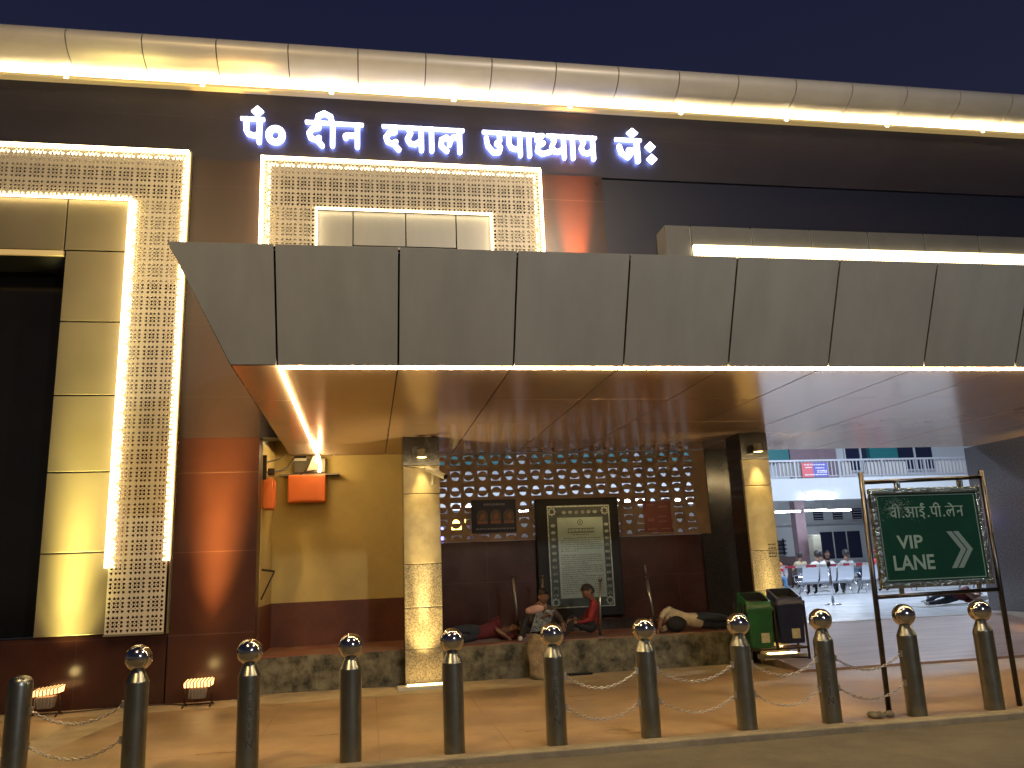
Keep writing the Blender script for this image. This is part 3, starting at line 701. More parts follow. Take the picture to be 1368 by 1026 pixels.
B(-1.554, -1.50, 12.72, 12.80, 3.05, 3.42).build('plate', 'rusty_iron', t); B(-1.50, -1.40, 12.9, 12.97, 3.14, 3.24).build('lug', 'rusty_iron', t)
t = thing('wall_bracket', 'triangular iron bracket low on the side wall by the pier', 'bracket', (-1.5, 12.9, 1.6))
MB().tube([(-1.55, 12.9, 1.73), (-1.36, 12.9, 1.70)], .018, 6).build('arm', 'rusty_iron', t); MB().tube([(-1.55, 12.9, 1.30), (-1.37, 12.9, 1.69)], .012, 6).build('brace', 'rusty_iron', t)

# ------------------------------------------------------------------ floodlights at the wall foot
def floodlight(x, label, tilt):
    f = thing('floodlight', label, 'floodlight', (x, 11.95, 0), 'ground floodlights')
    h = MB(); h.loft([[(x-.08, 11.90, .10), (x+.08, 11.90, .10), (x+.08, 12.05, .10), (x-.08, 12.05, .10)], [(x-.10, 11.88, .24), (x+.10, 11.88, .24), (x+.10, 12.08, .24), (x-.10, 12.08, .24)]])
    for k in range(6): h.box(x-.10+k*.04-.006, x-.10+k*.04+.006, 11.865, 11.89, .11, .23)
    h.build('housing', 'grey_plastic', f)
    l = MB(); l.hexa([(x-.16, 11.84, .25), (x+.16, 11.84, .25+tilt), (x+.16, 12.10, .25+tilt), (x-.16, 12.10, .25), (x-.17, 11.83, .30), (x+.17, 11.83, .31+tilt), (x+.17, 12.11, .34+tilt), (x-.17, 12.11, .33)])
    lo = l.build('lens', 'flood_glass', f)
    b = MB()
    for k in range(9):
        xx = x-.17+k*.0425; b.tube([(xx, 11.825, .245+tilt*k/9), (xx, 11.825, .32+tilt*k/9), (xx, 12.11, .345+tilt*k/9)], .007, 5)
    b.build('guard', 'rusty_iron', lo)
    s = MB()
    for sx in (-1, 1):
        s.tube([(x+sx*.17, 11.95, .02), (x+sx*.17, 11.95, .25)], .010, 6); s.tube([(x+sx*.17, 11.80, .0), (x+sx*.17, 11.95, .05), (x+sx*.17, 12.12, .0)], .012, 6)
    s.tube([(x-.2, 11.95, .03), (x+.2, 11.95, .03)], .012, 6)
    s.build('stand', 'rusty_iron', f)
    return f
floodlight(-4.06, 'caged floodlight on the ground under the gold cladding, tilted', .03)
floodlight(-2.20, 'caged floodlight on the ground at the foot of the dark pier', .0)
cab([(-3.9, 12.05, .015), (-3.4, 12.2, .012), (-3.0, 12.28, .012), (-2.6, 12.22, .012), (-2.35, 12.0, .015)], .011, 'black cable on the ground linking the two floodlights')

# ------------------------------------------------------------------ notice plaque and posters
PLQ = thing('notice_plaque', 'tall engraved plaque in a dark green frame with lotus border on the maroon wall', 'plaque', (3.66, 14.2, .75))
e = MB(); e.box(2.90, 4.40, 14.17, YW-.002, .74, 2.77, .015); e.build('surround', 'black_plastic', PLQ)
B(3.10, 4.22, 14.135, 14.169, .91, 2.63, .006).build('border', 'plaque_green', PLQ)
e = MB()
for a in ((3.095, 3.115, .90, 2.64), (4.205, 4.225, .90, 2.64)): e.box(a[0], a[1], 14.128, 14.134, a[2], a[3])
e.box(3.116, 4.204, 14.128, 14.134, 2.615, 2.64); e.box(3.116, 4.204, 14.128, 14.134, .90, .92); e.build('edge_trim', 'plaque_silver', PLQ)
pp = B(3.27, 4.09, 14.126, 14.134, 1.06, 2.43).build('plate', 'plaque_plate', PLQ)
o_ = MB()
def lotus(cx, cz, r):
    for a in (-.9, -.45, 0, .45, .9):
        d = Vector((math.sin(a), 0, math.cos(a))); n_ = Vector((d.z, 0, -d.x)); c0 = Vector((cx, 14.131, cz-r*.6))
        o_.add([c0+n_*.008, c0+d*r*.8+n_*.016, c0+d*r*1.35, c0+d*r*.8-n_*.016, c0-n_*.008], [(0, 1, 2, 3, 4)])
for k in range(6): lotus(3.40+k*.112, 2.525, .042)
for k in range(11):
    for x in (3.19, 4.15): lotus(x, 2.30-k*.118, .042)
for x, z in ((3.18, 2.54), (4.14, 2.54), (3.18, 1.0), (4.14, 1.0)):
    for a in range(8): o_.add([(x+.055*math.cos(a*PI/4)+.02*math.cos(t*PI/3), 14.1305, z+.055*math.sin(a*PI/4)+.02*math.sin(t*PI/3)) for t in range(6)], [tuple(range(6))])
o_.build('lotus_border', 'plaque_silver', PLQ, fix=False)
em = MB()
for k in range(24):
    a, b = 2*PI*k/24, 2*PI*(k+1)/24
    em.add([(3.68+r*math.cos(t), 14.124, 2.345+r*math.sin(t)) for r, t in ((.052, a), (.052, b), (.036, b), (.036, a))], [(0, 1, 2, 3)])
em.add([(3.68+.016*math.cos(t*PI/3), 14.124, 2.345+.022*math.sin(t*PI/3)) for t in range(6)], [tuple(range(6))])
em.build('emblem', 'plaque_ink', pp, fix=False)
ti = MB(); ti.box(3.45, 3.93, 14.122, 14.1255, 2.16, 2.245); tb = ti.build('title_band', 'plaque_ink', pp)
ti = MB(); x = 3.47
while x < 3.90:
    w_ = random.uniform(.02, .06); ti.box(x, x+w_, 14.120, 14.1218, 2.18+random.uniform(0, .01), 2.225); x += w_+.015
ti.build('title_lettering', 'plaque_plate', tb)
tx = MB(); z = 2.125; row = 0
while z > 1.10:
    x0, x1 = (3.31, 4.05)
    if row == 0: x0, x1 = 3.53, 3.83
    if row in (7, 13, 18): x1 = 3.62+random.uniform(0, .2)
    if row in (1, 8, 14): x0 += .06
    if row not in (8,):
        x = x0
        while x < x1-.015:
            w_ = random.uniform(.012, .055); h_ = random.choice((.014, .017, .012)); tx.box(x, min(x+w_, x1), 14.1235, 14.1255, z, z+h_); x += w_+.012
    z -= .036 if row else .06; row += 1
tx.build('engraved_text', 'plaque_ink', pp)
p = thing('poster', 'dark navy poster with three round pictures hung on the pierced blocks', 'poster', (2.16, 14.2, 2.2))
B(1.78, 2.57, 14.27, 14.298, 2.22, 2.79).build('sheet', 'poster_navy', p)
e = MB(); f_ = MB(); h_ = MB()
for k in range(3):
    cx = 1.97+k*.235; e.add([(cx+.10*math.cos(t*PI/12), 14.267, 2.50+.12*math.sin(t*PI/12)) for t in range(24)], [tuple(range(24))])
    f_.box(cx-.09, cx+.09, 14.262, 14.266, 2.375, 2.425)
    h_.add([(cx-.05+.02*k, 14.264, 2.44), (cx+.06, 14.264, 2.47), (cx+.03, 14.264, 2.57), (cx-.03, 14.264, 2.53)], [(0, 1, 2, 3)])
e.build('picture', 'poster_brown', p, fix=False); f_.build('caption_band', 'poster_orange', p); h_.build('picture_detail', 'poster_orange', p, fix=False)
e = MB(); x = 2.0
while x < 2.36: w_ = random.uniform(.02, .05); e.box(x, x+w_, 14.264, 14.2685, 2.69, 2.725); x += w_+.012
x = 1.85
while x < 2.52: w_ = random.uniform(.02, .07); e.box(x, x+w_, 14.264, 14.2685, 2.275, 2.30); x += w_+.014
e.build('lettering', 'poster_ink', p)
p = thing('poster', 'dark red poster with pale print hung on the pierced blocks', 'poster', (5.17, 14.2, 2.1))
B(4.91, 5.43, 14.27, 14.298, 2.13, 2.69).build('sheet', 'poster_red', p)
e = MB()
for x0, x1, z in ((4.98, 5.10, 2.61), (5.20, 5.36, 2.575), (5.18, 5.32, 2.40), (4.98, 5.08, 2.33), (4.98, 5.08, 2.36), (5.18, 5.33, 2.31), (4.97, 5.12, 2.18), (5.22, 5.38, 2.18)):
    x = x0
    while x < x1: w_ = random.uniform(.015, .04); e.box(x, min(x+w_, x1+.01), 14.264, 14.2685, z, z+.02); x += w_+.008
e.build('lettering', 'poster_pink', p)

# ------------------------------------------------------------------ bollards
BX = [-1.03, -.15, .77, 1.72, 2.63, 3.60, 4.49, 5.42, 6.30]
BL = ['steel ball bollard in front of the dark pier, its shaft lettered', 'steel ball bollard in front of the stained platform face left of the lit column',
      'steel ball bollard just right of the lit column foot', 'lettered steel ball bollard hiding part of the cloth sack', 'steel ball bollard in front of the leaning tall queue post',
      'steel ball bollard beside the green bin', 'steel ball bollard right of the blue bin with worn lettering', 'steel ball bollard seen between the posts of the green sign, left one', 'steel ball bollard nearest the right post of the green sign']
YB = 7.90
def bollard(x, label, ball=True, text=None):
    b = thing('bollard', label, 'bollard', (x, YB, 0), 'steel bollards along the kerb')
    r = .0965
    if ball: pf = [(r, 0), (r, .772), (r, .776), (r-.003, .780), (.052, .878), (.046, .884), (.046, .886), (.046, .905), (0, .905)]
    else: pf = [(r, 0), (r, .80), (.092, .84), (.072, .868), (.035, .882), (0, .885)]
    s = MB().lathe(pf, (x, YB, 0), 32).build('shaft', 'steel', b)
    if ball: MB().sphere((x, YB, .972), .1125, 32).build('ball', 'ball_steel', b)
    if text:
        a0 = math.atan2(-YB, -x)
        font_text(text, b, x, YB, r+.0015, a0+.12)
    return b
def text_mesh(body, size, off=0.0, align='CENTER'):
    cu = bpy.data.curves.new('text', 'FONT'); cu.body = body; cu.size = size; cu.offset = off; cu.align_x = align; cu.resolution_u = 3
    o = bpy.data.objects.new('text', cu); COL.objects.link(o); bpy.context.view_layer.update()
    me = bpy.data.meshes.new_from_object(o.evaluated_get(bpy.context.evaluated_depsgraph_get()))
    vs = [v.co[:] for v in me.vertices]; fs = [tuple(p.vertices) for p in me.polygons]
    bpy.data.objects.remove(o); bpy.data.meshes.remove(me); bpy.data.curves.remove(cu)
    return vs, fs
def font_text(body, parent, cx, cy, r, a):
    mb = MB(); z = .60
    for ch in body:
        if ch != ' ':
            vs, fs = text_mesh(ch, .085, .0025)
            mb.add([(cx+r*math.cos(a+u/r), cy+r*math.sin(a+u/r), z+v) for u, v, _ in vs], fs)
        z -= .082
    return mb.build('lettering', 'worn_text', parent, fix=False)
bollard(-2.89, 'steel bollard that has lost its ball, at the left edge', ball=False)
bollard(-1.96, 'steel ball bollard between the two caged floodlights')
for k, x in enumerate(BX): bollard(x, BL[k], text='HERTIN' if k in (0, 3, 6) else None)

def chain(xa, xb, z, sag, label):
    mb = MB(); ra = .10; x0, x1 = xa+ra, xb-ra
    n = int((x1-x0)*1.12/.034); pts = []
    for i in range(n+1):
        t = i/n; pts.append(Vector((x0+(x1-x0)*t, YB-.01, z-4*sag*t*(1-t))))
    for i in range(n):
        a, b = pts[i], pts[i+1]; d = (b-a).normalized(); c = (a+b)/2; L_ = .024
        s = Vector((0, 1, 0)) if i % 2 == 0 else d.cross(Vector((0, 1, 0))).normalized()
        ring = []
        for k in range(9):
            t = 2*PI*k/8; ring.append(c + d*math.cos(t)*L_ + s*math.sin(t)*.0115)
        mb.tube(ring, .0042, 5, cap=False)
    for x, s in ((x0, 1), (x1, -1)): mb.box(x-.012, x+.012, YB-.03, YB+.01, z-.03, z+.03)
    return tag(mb.build('chain', 'chain_metal'), label, 'chain', 'chains between the bollards')
allb = [-2.89, -1.96]+BX
gaps = [(0, 'between the ball-less bollard and its neighbour'), (5, 'right of the bollard that hides the sack'), (6, 'left of the bollard beside the green bin'), (7, 'below the two bins'), (8, 'running behind the left post of the green sign')]
for g_, txt in gaps:
    chain(allb[g_], allb[g_+1], .60, .13, 'upper sagging steel chain '+txt); chain(allb[g_], allb[g_+1], .32, .13, 'lower sagging steel chain '+txt)

# ------------------------------------------------------------------ VIP lane sign
VS = thing('lane_sign', 'green VIP LANE sign board hung in a steel tube frame', 'sign', (5.93, 7.97, 0))
ys = 7.99
for x0, x1 in ((5.17, 5.21), (6.665, 6.665)):
    MB().tube([(x0, ys, 0), (x1, ys, 2.45)], .027, 12).build('post', 'frame_steel', VS)
MB().tube([(5.21, ys, 2.345), (6.665, ys, 2.375)], .023, 10).build('top_rail', 'frame_steel', VS)
MB().tube([(5.19, ys, 1.155), (6.665, ys, 1.175)], .022, 10).build('bottom_rail', 'frame_steel', VS)
mb = MB()
for x in (5.62, 6.38): mb.box(x-.025, x+.025, ys-.02, ys+.02, 2.26, 2.35)
for x in (5.50, 6.42): mb.box(x-.02, x+.02, ys-.015, ys+.015, 1.165, 1.24)
mb.build('hanger', 'hammered_steel', VS)
fr = MB()
fx0, fx1, fz0, fz1, bw = 5.27, 6.59, 1.235, 2.275, .062
fr.box(fx0, fx1, ys-.035, ys+.035, fz1-bw, fz1, .012); fr.box(fx0, fx1, ys-.035, ys+.035, fz0, fz0+bw, .012)
fr.box(fx0, fx0+bw, ys-.033, ys+.033, fz0+bw, fz1-bw, .012); fr.box(fx1-bw, fx1, ys-.033, ys+.033, fz0+bw, fz1-bw, .012)
bd = B(fx0+bw-.004, fx1-bw+.004, ys-.012, ys+.012, fz0+bw-.004, fz1-bw+.004).build('board', 'sign_green', VS)
fr.build('border_frame', 'hammered_steel', VS)
yb = ys-.0155
bl = MB(); ix0, ix1, iz0, iz1 = 5.345, 6.515, 1.312, 2.198
for a in ((ix0, ix1, iz1-.008, iz1), (ix0, ix1, iz0, iz0+.008)): bl.box(a[0], a[1], yb, yb+.002, a[2], a[3])
for a in ((ix0, ix0+.008), (ix1-.008, ix1)): bl.box(a[0], a[1], yb, yb+.002, iz0+.009, iz1-.009)
bl.build('border_line', 'sign_white', bd)
def sign_text(body, x0, x1, z0, h):
    vs, fs = text_mesh(body, 1.0, .022, 'LEFT'); v = np.array(vs); a, b = v.min(0), v.max(0)
    mb = MB(); mb.add([(x0+(p[0]-a[0])/(b[0]-a[0])*(x1-x0), yb+.0005, z0+(p[1]-a[1])/(b[1]-a[1])*h) for p in vs], fs)
    return mb.build('lettering', 'sign_white', bd, fix=False)
sign_text('VIP', 5.515, 5.82, 1.635, .14); sign_text('LANE', 5.445, 5.925, 1.415, .155)
# Hindi line
st = []; x = 0
for grp in (['va', 'ii'], None, ['a', 'aa', 'I'], None, ['pa', 'ii'], None, ['la', 'e', 'na']):
    if grp is None: st.append(('p', [(x+.16, .12), (x+.17, .12)], .18)); x += .36; continue
    s_, adv = word(grp, .125)
    for q in s_:
        if q[0] == 'p': st.append(('p', [(a+x, b) for a, b in q[1]], q[2]))
        else: st.append(('r', q[1]+x, q[2]+x, q[3], q[4]))
    x += adv+.06
sxx = (6.37-5.47)/x
glyph_object('lettering', st, (-.2, x+.2, -.3, 1.6), .035, lambda u, v, d: (5.47+u*sxx, yb+d, 1.955+v*.115), .0025, ['sign_white'], bd)
cv = MB()
for off, wd in ((0, .064), (.080, .064)):
    a = 6.115+off
    cv.add([(a, yb+.0005, 1.80), (a+wd, yb+.0005, 1.80), (a+wd+.142, yb+.0005, 1.607), (a+wd, yb+.0005, 1.415), (a, yb+.0005, 1.415), (a+.142, yb+.0005, 1.607)], [(0, 1, 2, 5), (5, 2, 3, 4)])
cv.build('chevron', 'chevron_white', bd, fix=False)
sc_ = MB()
for k in range(420):
    cx = 5.55+random.gauss(0, .10); cz = 2.09+random.gauss(0, .05)-abs(cx-5.56)*.3; r = random.uniform(.0015, .0075)
    if not (ix0+.02 < cx < ix1-.02 and iz0+.02 < cz < iz1-.02): continue
    pts = [(cx+r*random.uniform(.5, 1.4)*math.cos(t*PI/4), yb+.0006-.000004*k, cz+r*random.uniform(.5, 1.2)*math.sin(t*PI/4)) for t in range(8)]
    sc_.add(pts, [tuple(range(8))])
sc_.build('worn_patch', 'sign_scuff', bd, fix=False)
rb = MB()
for k in range(7):
    cx, cy = 5.02+random.uniform(-.07, .13), 7.93+random.uniform(-.06, .06); r = random.uniform(.02, .05)
    rb.sphere((cx, cy, .012+r*.4), r, 8, (1.2, 1, .7))
tag(rb.build('rubble', 'rubble'), 'small heap of broken mortar at the left post of the green sign', 'rubble', kind='stuff')

# ------------------------------------------------------------------ bins
def bin_(x0, x1, z0, m, label):
    b = thing('waste_bin', label, 'bin', ((x0+x1)/2, 12.0, 0), 'pair of waste bins')
    cx = (x0+x1)/2; hw = (x1-x0)/2; yf, yk = 11.86, 12.20
    def ring(s, z, rr=.045):
        xa, xb, ya, yb_ = cx-hw*s, cx+hw*s, yf+(1-s)*.10, yk-(1-s)*.08; out = []
        for px_, py_, a0 in ((xb-rr, ya+rr, -PI/2), (xb-rr, yb_-rr, 0), (xa+rr, yb_-rr, PI/2), (xa+rr, ya+rr, PI)):
            for q in range(5): out.append((px_+rr*math.cos(a0+q*PI/8), py_+rr*math.sin(a0+q*PI/8), z))
        return out
    mb = MB(); mb.loft([ring(.80, z0), ring(.84, z0+.02), ring(.92, z0+.36), ring(.93, z0+.52)]); mb.build('body', m, b)
    rm = MB(); rm.loft([ring(1.0, z0+.515), ring(1.02, z0+.53), ring(1.02, z0+.56), ring(.99, z0+.575)]); rm.build('rim', m, b)
    hd = MB()
    y1 = yf; zf = z0+.575; zt = z0+.80; w2 = hw*.86
    # hood: front apron, sloped top frame with a dark mouth
    A = ring(.97, zf); Bq = []; Cq = []; Dq = []
    for x, y, z in ring(.93, zf):
        t_ = (y-yf)/(yk-yf); Bq.append((x, y+.01, zf+.07+(zt-zf-.07)*t_))
    ca = Vector((cx, (yf+yk)/2, zf+.07+(zt-zf-.07)*.5))
    Cq = [tuple(ca+(Vector(q)-ca)*.84+Vector((0, -.004, .004))) for q in Bq]; Dq = [tuple(ca+(Vector(q)-ca)*.80+Vector((0, .03, -.10))) for q in Bq]
    hd.loft([A, Bq, Cq], False, True); ho = hd.build('hood', m, b)
    MB().loft([Cq, Dq], False).add(Dq, [tuple(range(len(Dq)))]).build('mouth', 'black_joint', ho, fix=False)
    B(cx-.02, cx+.11, yf+.008, yf+.0135, z0+.07, z0+.21).build('paper_label', 'paper', b)
    e = MB()
    for t in range(3):
        a = 2*PI*t/3+PI/2; e.add([(cx+.0+.035*math.cos(a+u)*k, yf+.004, z0+.36+.045*math.sin(a+u)*k) for u, k in ((-.7, 1), (0, 1.25), (.7, 1), (.5, .6), (-.5, .6))], [(0, 1, 2, 3, 4)])
    e.build('moulded_emblem', m, b, fix=False)
    return b
bin_(5.565, 6.01, .30, 'bin_green', 'green plastic waste bin with open sloped mouth, left of the pair')
bin_(6.05, 6.52, .34, 'bin_blue', 'dark blue plastic waste bin with open sloped mouth, right of the pair')
bs = thing('bin_stand', 'black iron stand carrying the green and blue bins', 'stand', (6.0, 12.0, 0))
for x in (5.53, 6.03, 6.525):
    MB().box(x-.014, x+.014, 11.90, 11.928, .0 if x != 6.03 else .27, .95).build('leg', 'rusty_iron', bs)
mb = MB(); mb.box(5.53, 6.525, 11.90, 11.928, .255, .283); mb.box(5.53, 6.525, 12.2, 12.228, .255, .283)
for x in (5.53, 6.525): mb.box(x-.012, x+.012, 11.93, 12.2, .256, .282); mb.box(x-.014, x+.014, 12.2, 12.228, 0, .95)
mb.tube([(6.525, 11.93, .12), (6.1, 12.2, .12)], .010, 6)
mb.build('frame', 'rusty_iron', bs)

# ------------------------------------------------------------------ sack
sk = MB(); rings = []
for i, (z, s) in enumerate(((0, .13), (.03, .165), (.12, .175), (.25, .165), (.38, .172), (.48, .165), (.55, .13), (.60, .10), (.615, .12))):
    rings.append([(2.50+s*(1+.10*math.sin(3*a*2*PI/20+i))*math.cos(a*2*PI/20), 12.42+s*.85*(1+.08*math.cos(4*a*2*PI/20+i*1.3))*math.sin(a*2*PI/20), z+.02*math.sin(a*.9+i) * (1 if i > 5 else 0)) for a in range(20)])
sk.loft(rings, True, True); tag(sk.build('sack', 'sack_cloth'), 'bulging dirty cloth sack standing against the platform front', 'sack')
tag(MB().box(2.95, 3.32, 12.50, 12.62, .005, .03, .008).build('flip_flop', 'black_plastic'), 'dark flat scrap lying at the platform foot beside the sack', 'litter')

# ------------------------------------------------------------------ queue posts on the platform
def qpost(x0, x1, y, z1, label):
    q = thing('queue_post', label, 'post', (x0, y, .51), 'thin steel queue posts on the platform')
    MB().tube([(x0, y, .51), (x1, y, z1)], .021, 10).build('pole', 'steel', q)
    MB().lathe([(0, .02), (.032, .02), (.032, -.02), (.02, -.03)], (x1, y, z1), 12).build('cap', 'frame_steel', q)
    MB().lathe([(.075, 0), (.075, .012), (.03, .02)], (x0, y, .511), 16).build('base', 'steel', q)
    return q
qpost(2.40, 2.34, 13.5, 1.48, 'steel queue post left of the seated dark figure')
qpost(2.86, 2.84, 13.6, 1.46, 'steel queue post behind the seated dark figure, by the plaque edge')
qpost(3.56, 3.62, 12.85, 1.37, 'steel queue post behind the back of the person in red')
q = qpost(4.52, 4.42, 12.95, 1.38, 'tall leaning steel queue post with a thin rod on top')
MB().tube([(4.42, 12.95, 1.39), (4.41, 12.95, 1.57)], .013, 8).build('rod', 'steel', q)

# ------------------------------------------------------------------ people
def head_mesh(mb_, c, fwd, up, r=.105):
    c = Vector(c); f = Vector(fwd).normalized(); u = Vector(up); u = (u-f*u.dot(f)).normalized(); s = f.cross(u)
    n, m = 20, 14; vs = []; fs = []
    for i in range(m+1):
        a = PI*i/m
        for k in range(n):
            t = 2*PI*k/n; x, y, z = math.sin(a)*math.cos(t), math.sin(a)*math.sin(t), math.cos(a)
            wx = .90 if x > 0 else 1.0; taper = 1.0 - (.28*max(0, -z)); 
            px_ = x*r*1.0*wx*(1-.1*max(0, -z)); py_ = y*r*.78*taper; pz_ = z*r*1.22
            if x > .75 and abs(y) < .25 and -.35 < z < .12: px_ += r*.20*(1-abs(y)*4)      # nose
            if x > .5 and .08 < z < .34 and .18 < abs(y) < .5: px_ -= r*.07                  # eye sockets
            if x > .5 and -.62 < z < -.45 and abs(y) < .3: px_ += r*.05                      # mouth
            if abs(y) > .9 and -.3 < z < .15 and abs(x) < .35: py_ *= 1.13                   # ears
            vs.append(c+f*px_+s*py_+u*pz_)
    for i in range(m):
        for k in range(n): fs.append((i*n+k, (i+1)*n+k, (i+1)*n+(k+1) % n, i*n+(k+1) % n))
    mb_.add(vs, fs, True)
    hv = []; hf = []; hr = r*1.09; mm = 8
    for i in range(mm+1):
        a = PI*.62*i/mm
        for k in range(n):
            t = 2*PI*k/n; x, y, z = math.sin(a)*math.cos(t), math.sin(a)*math.sin(t), math.cos(a)
            if x > 0: z = max(z, .30+.35*x)
            jit = 1+.04*math.sin(7*t+3*i)
            hv.append(c+f*(x*hr*(.93 if x > 0 else 1.04)*jit)+s*(y*hr*.80*jit)+u*(z*hr*1.18))
    for i in range(mm):
        for k in range(n): hf.append((i*n+k, (i+1)*n+k, (i+1)*n+(k+1) % n, i*n+(k+1) % n))
    return hv, hf
RAD = dict(pelvis=.135, waist=.125, chest=.15, neck=.055, shoulder=.07, elbow=.043, wrist=.030, hip=.098, knee=.064, ankle=.042, toe=.036, heel=.04)
def person(label, J, face, up, cloth, cat='person', group=None, hair='hair', fingers=True, scale=1.0):
    """J: joint name -> world point; cloth: shirt, trouser, shoe materials"""
    base = Vector(J['pelvis']); base.z = min(Vector(v).z for v in J.values())
    th = thing('person', label, cat, base, group)
    names = []; pts = []; rad = []; edges = []
    def jn(n, p, r):
        names.append(n); pts.append(Vector(p)-base); rad.append(r*scale); return len(pts)-1
    P = {}
    P['pelvis'] = jn('pelvis', J['pelvis'], RAD['pelvis'])
    mid = Vector(J['pelvis'])*.5+Vector(J['chest'])*.5
    P['waist'] = jn('waist', J.get('waist', mid), RAD['waist']); P['chest'] = jn('chest', J['chest'], RAD['chest'])
    nk = Vector(J['chest'])*.35+Vector(J['head'])*.65
    P['neck'] = jn('neck', nk, RAD['neck']); P['headbase'] = jn('headbase', Vector(J['chest'])*.12+Vector(J['head'])*.88, .06)
    edges += [('pelvis', 'waist'), ('waist', 'chest'), ('chest', 'neck'), ('neck', 'headbase')]
    for s_ in 'LR':
        P['sh'+s_] = jn('sh', J['sh'+s_], RAD['shoulder']); P['el'+s_] = jn('el', J['el'+s_], RAD['elbow']); P['wr'+s_] = jn('wr', J['ha'+s_], RAD['wrist'])
        edges += [('chest', 'sh'+s_), ('sh'+s_, 'el'+s_), ('el'+s_, 'wr'+s_)]
        P['hp'+s_] = jn('hp', J['hp'+s_], RAD['hip']); P['kn'+s_] = jn('kn', J['kn'+s_], RAD['knee']); P['an'+s_] = jn('an', J['an'+s_], RAD['ankle']); P['to'+s_] = jn('to', J['to'+s_], RAD['toe'])
        edges += [('pelvis', 'hp'+s_), ('hp'+s_, 'kn'+s_), ('kn'+s_, 'an'+s_), ('an'+s_, 'to'+s_)]
        d = (Vector(J['ha'+s_])-Vector(J['el'+s_])).normalized()
        pal = Vector(J['ha'+s_])+d*.075*scale
        P['pm'+s_] = jn('pm', pal, .036); edges.append(('wr'+s_, 'pm'+s_))
        if fingers:
            sd = d.cross(Vector((0.2, .3, 1))).normalized(); dn = d.cross(sd).normalized()
            for k, (o_, ln) in enumerate(((-.03, .06), (-.01, .075), (.011, .07), (.031, .055))):
                a = jn('fg', pal+sd*o_+d*.045, .0095); b = jn('fg', pal+sd*o_*1.1+d*(.045+ln*.6)+dn*.012, .0085); c = jn('fg', pal+sd*o_*1.05+d*(.045+ln)+dn*.034, .0075)
                P[f'f{s_}{k}a'] = a; P[f'f{s_}{k}b'] = b; P[f'f{s_}{k}c'] = c
                edges += [('pm'+s_, f'f{s_}{k}a'), (f'f{s_}{k}a', f'f{s_}{k}b'), (f'f{s_}{k}b', f'f{s_}{k}c')]
            a = jn('fg', Vector(J['ha'+s_])+d*.035-sd*.045, .012); b = jn('fg', Vector(J['ha'+s_])+d*.075-sd*.06+dn*.015, .009)
            P[f't{s_}a'] = a; P[f't{s_}b'] = b; edges += [('wr'+s_, f't{s_}a'), (f't{s_}a', f't{s_}b')]
    me = bpy.data.meshes.new('skeleton'); me.from_pydata([p[:] for p in pts], [(P[a], P[b]) for a, b in edges], []); me.update()
    o = bpy.data.objects.new('skeleton', me); COL.objects.link(o)
    sk_ = o.modifiers.new('skin', 'SKIN'); sk_.use_smooth_shade = True; sk_.branch_smoothing = 0.6
    lay_ = me.skin_vertices[0].data
    for i, r in enumerate(rad):
        lay_[i].radius = (r, r*(.80 if names[i] in ('chest', 'waist', 'pelvis') else 1.0)); lay_[i].use_root = (i == 0)
    sb = o.modifiers.new('sub', 'SUBSURF'); sb.levels = 1; sb.render_levels = 1
    bpy.context.view_layer.update()
    ev = bpy.data.meshes.new_from_object(o.evaluated_get(bpy.context.evaluated_depsgraph_get()))
    vs = [v.co.copy() for v in ev.vertices]; fs = [tuple(p.vertices) for p in ev.polygons]
    bpy.data.objects.remove(o); bpy.data.meshes.remove(me); bpy.data.meshes.remove(ev)
    # cloth wrinkles
    out = MB()
    vv = []
    for v in vs:
        k = .006*math.sin(v.x*55+v.z*30)+.005*math.sin(v.y*60-v.z*45+v.x*20); vv.append(v+base+Vector((k*.6, k, k*.8)))
    out.add(vv, fs, True); nb = len(fs)
    hv, hf = head_mesh(out, J['head'], face, up, .105*scale)
    body = out.build('body', ['skin', cloth[0], cloth[1], cloth[2]], th, fix=False)
    # colour by nearest bone
    segs = []
    for a, b in edges:
        na, nb_ = names[P[a]], names[P[b]]
        kind = 0
        if nb_ in ('waist', 'chest') or (na == 'chest' and nb_ in ('sh',)) or (na == 'sh' and nb_ == 'el') or (len(cloth) > 3 and cloth[3] and na == 'el' and nb_ == 'wr'): kind = 1
        elif nb_ in ('hp', 'kn', 'an'): kind = 2
        elif nb_ == 'to': kind = 3
        segs.append((np.array(pts[P[a]]), np.array(pts[P[b]]), kind, max(rad[P[a]], rad[P[b]])))
    idx = np.zeros(len(body.data.polygons), dtype=np.int32)
    for i, pgn in enumerate(body.data.polygons):
        if i >= nb: break
        c = np.array(pgn.center)+np.array(th.location)-np.array(base); best = 1e9
        for a, b, kd, r in segs:
            ab = b-a; t_ = np.clip(np.dot(c-a, ab)/(np.dot(ab, ab)+1e-9), 0, 1); dd_ = np.linalg.norm(c-a-ab*t_)/r
            if dd_ < best: best = dd_; idx[i] = kd
    body.data.polygons.foreach_set('material_index', idx)
    hm = MB(); hm.add(hv, hf, True); hm.build('hair', hair, th, fix=False)
    return th
Z0 = .51
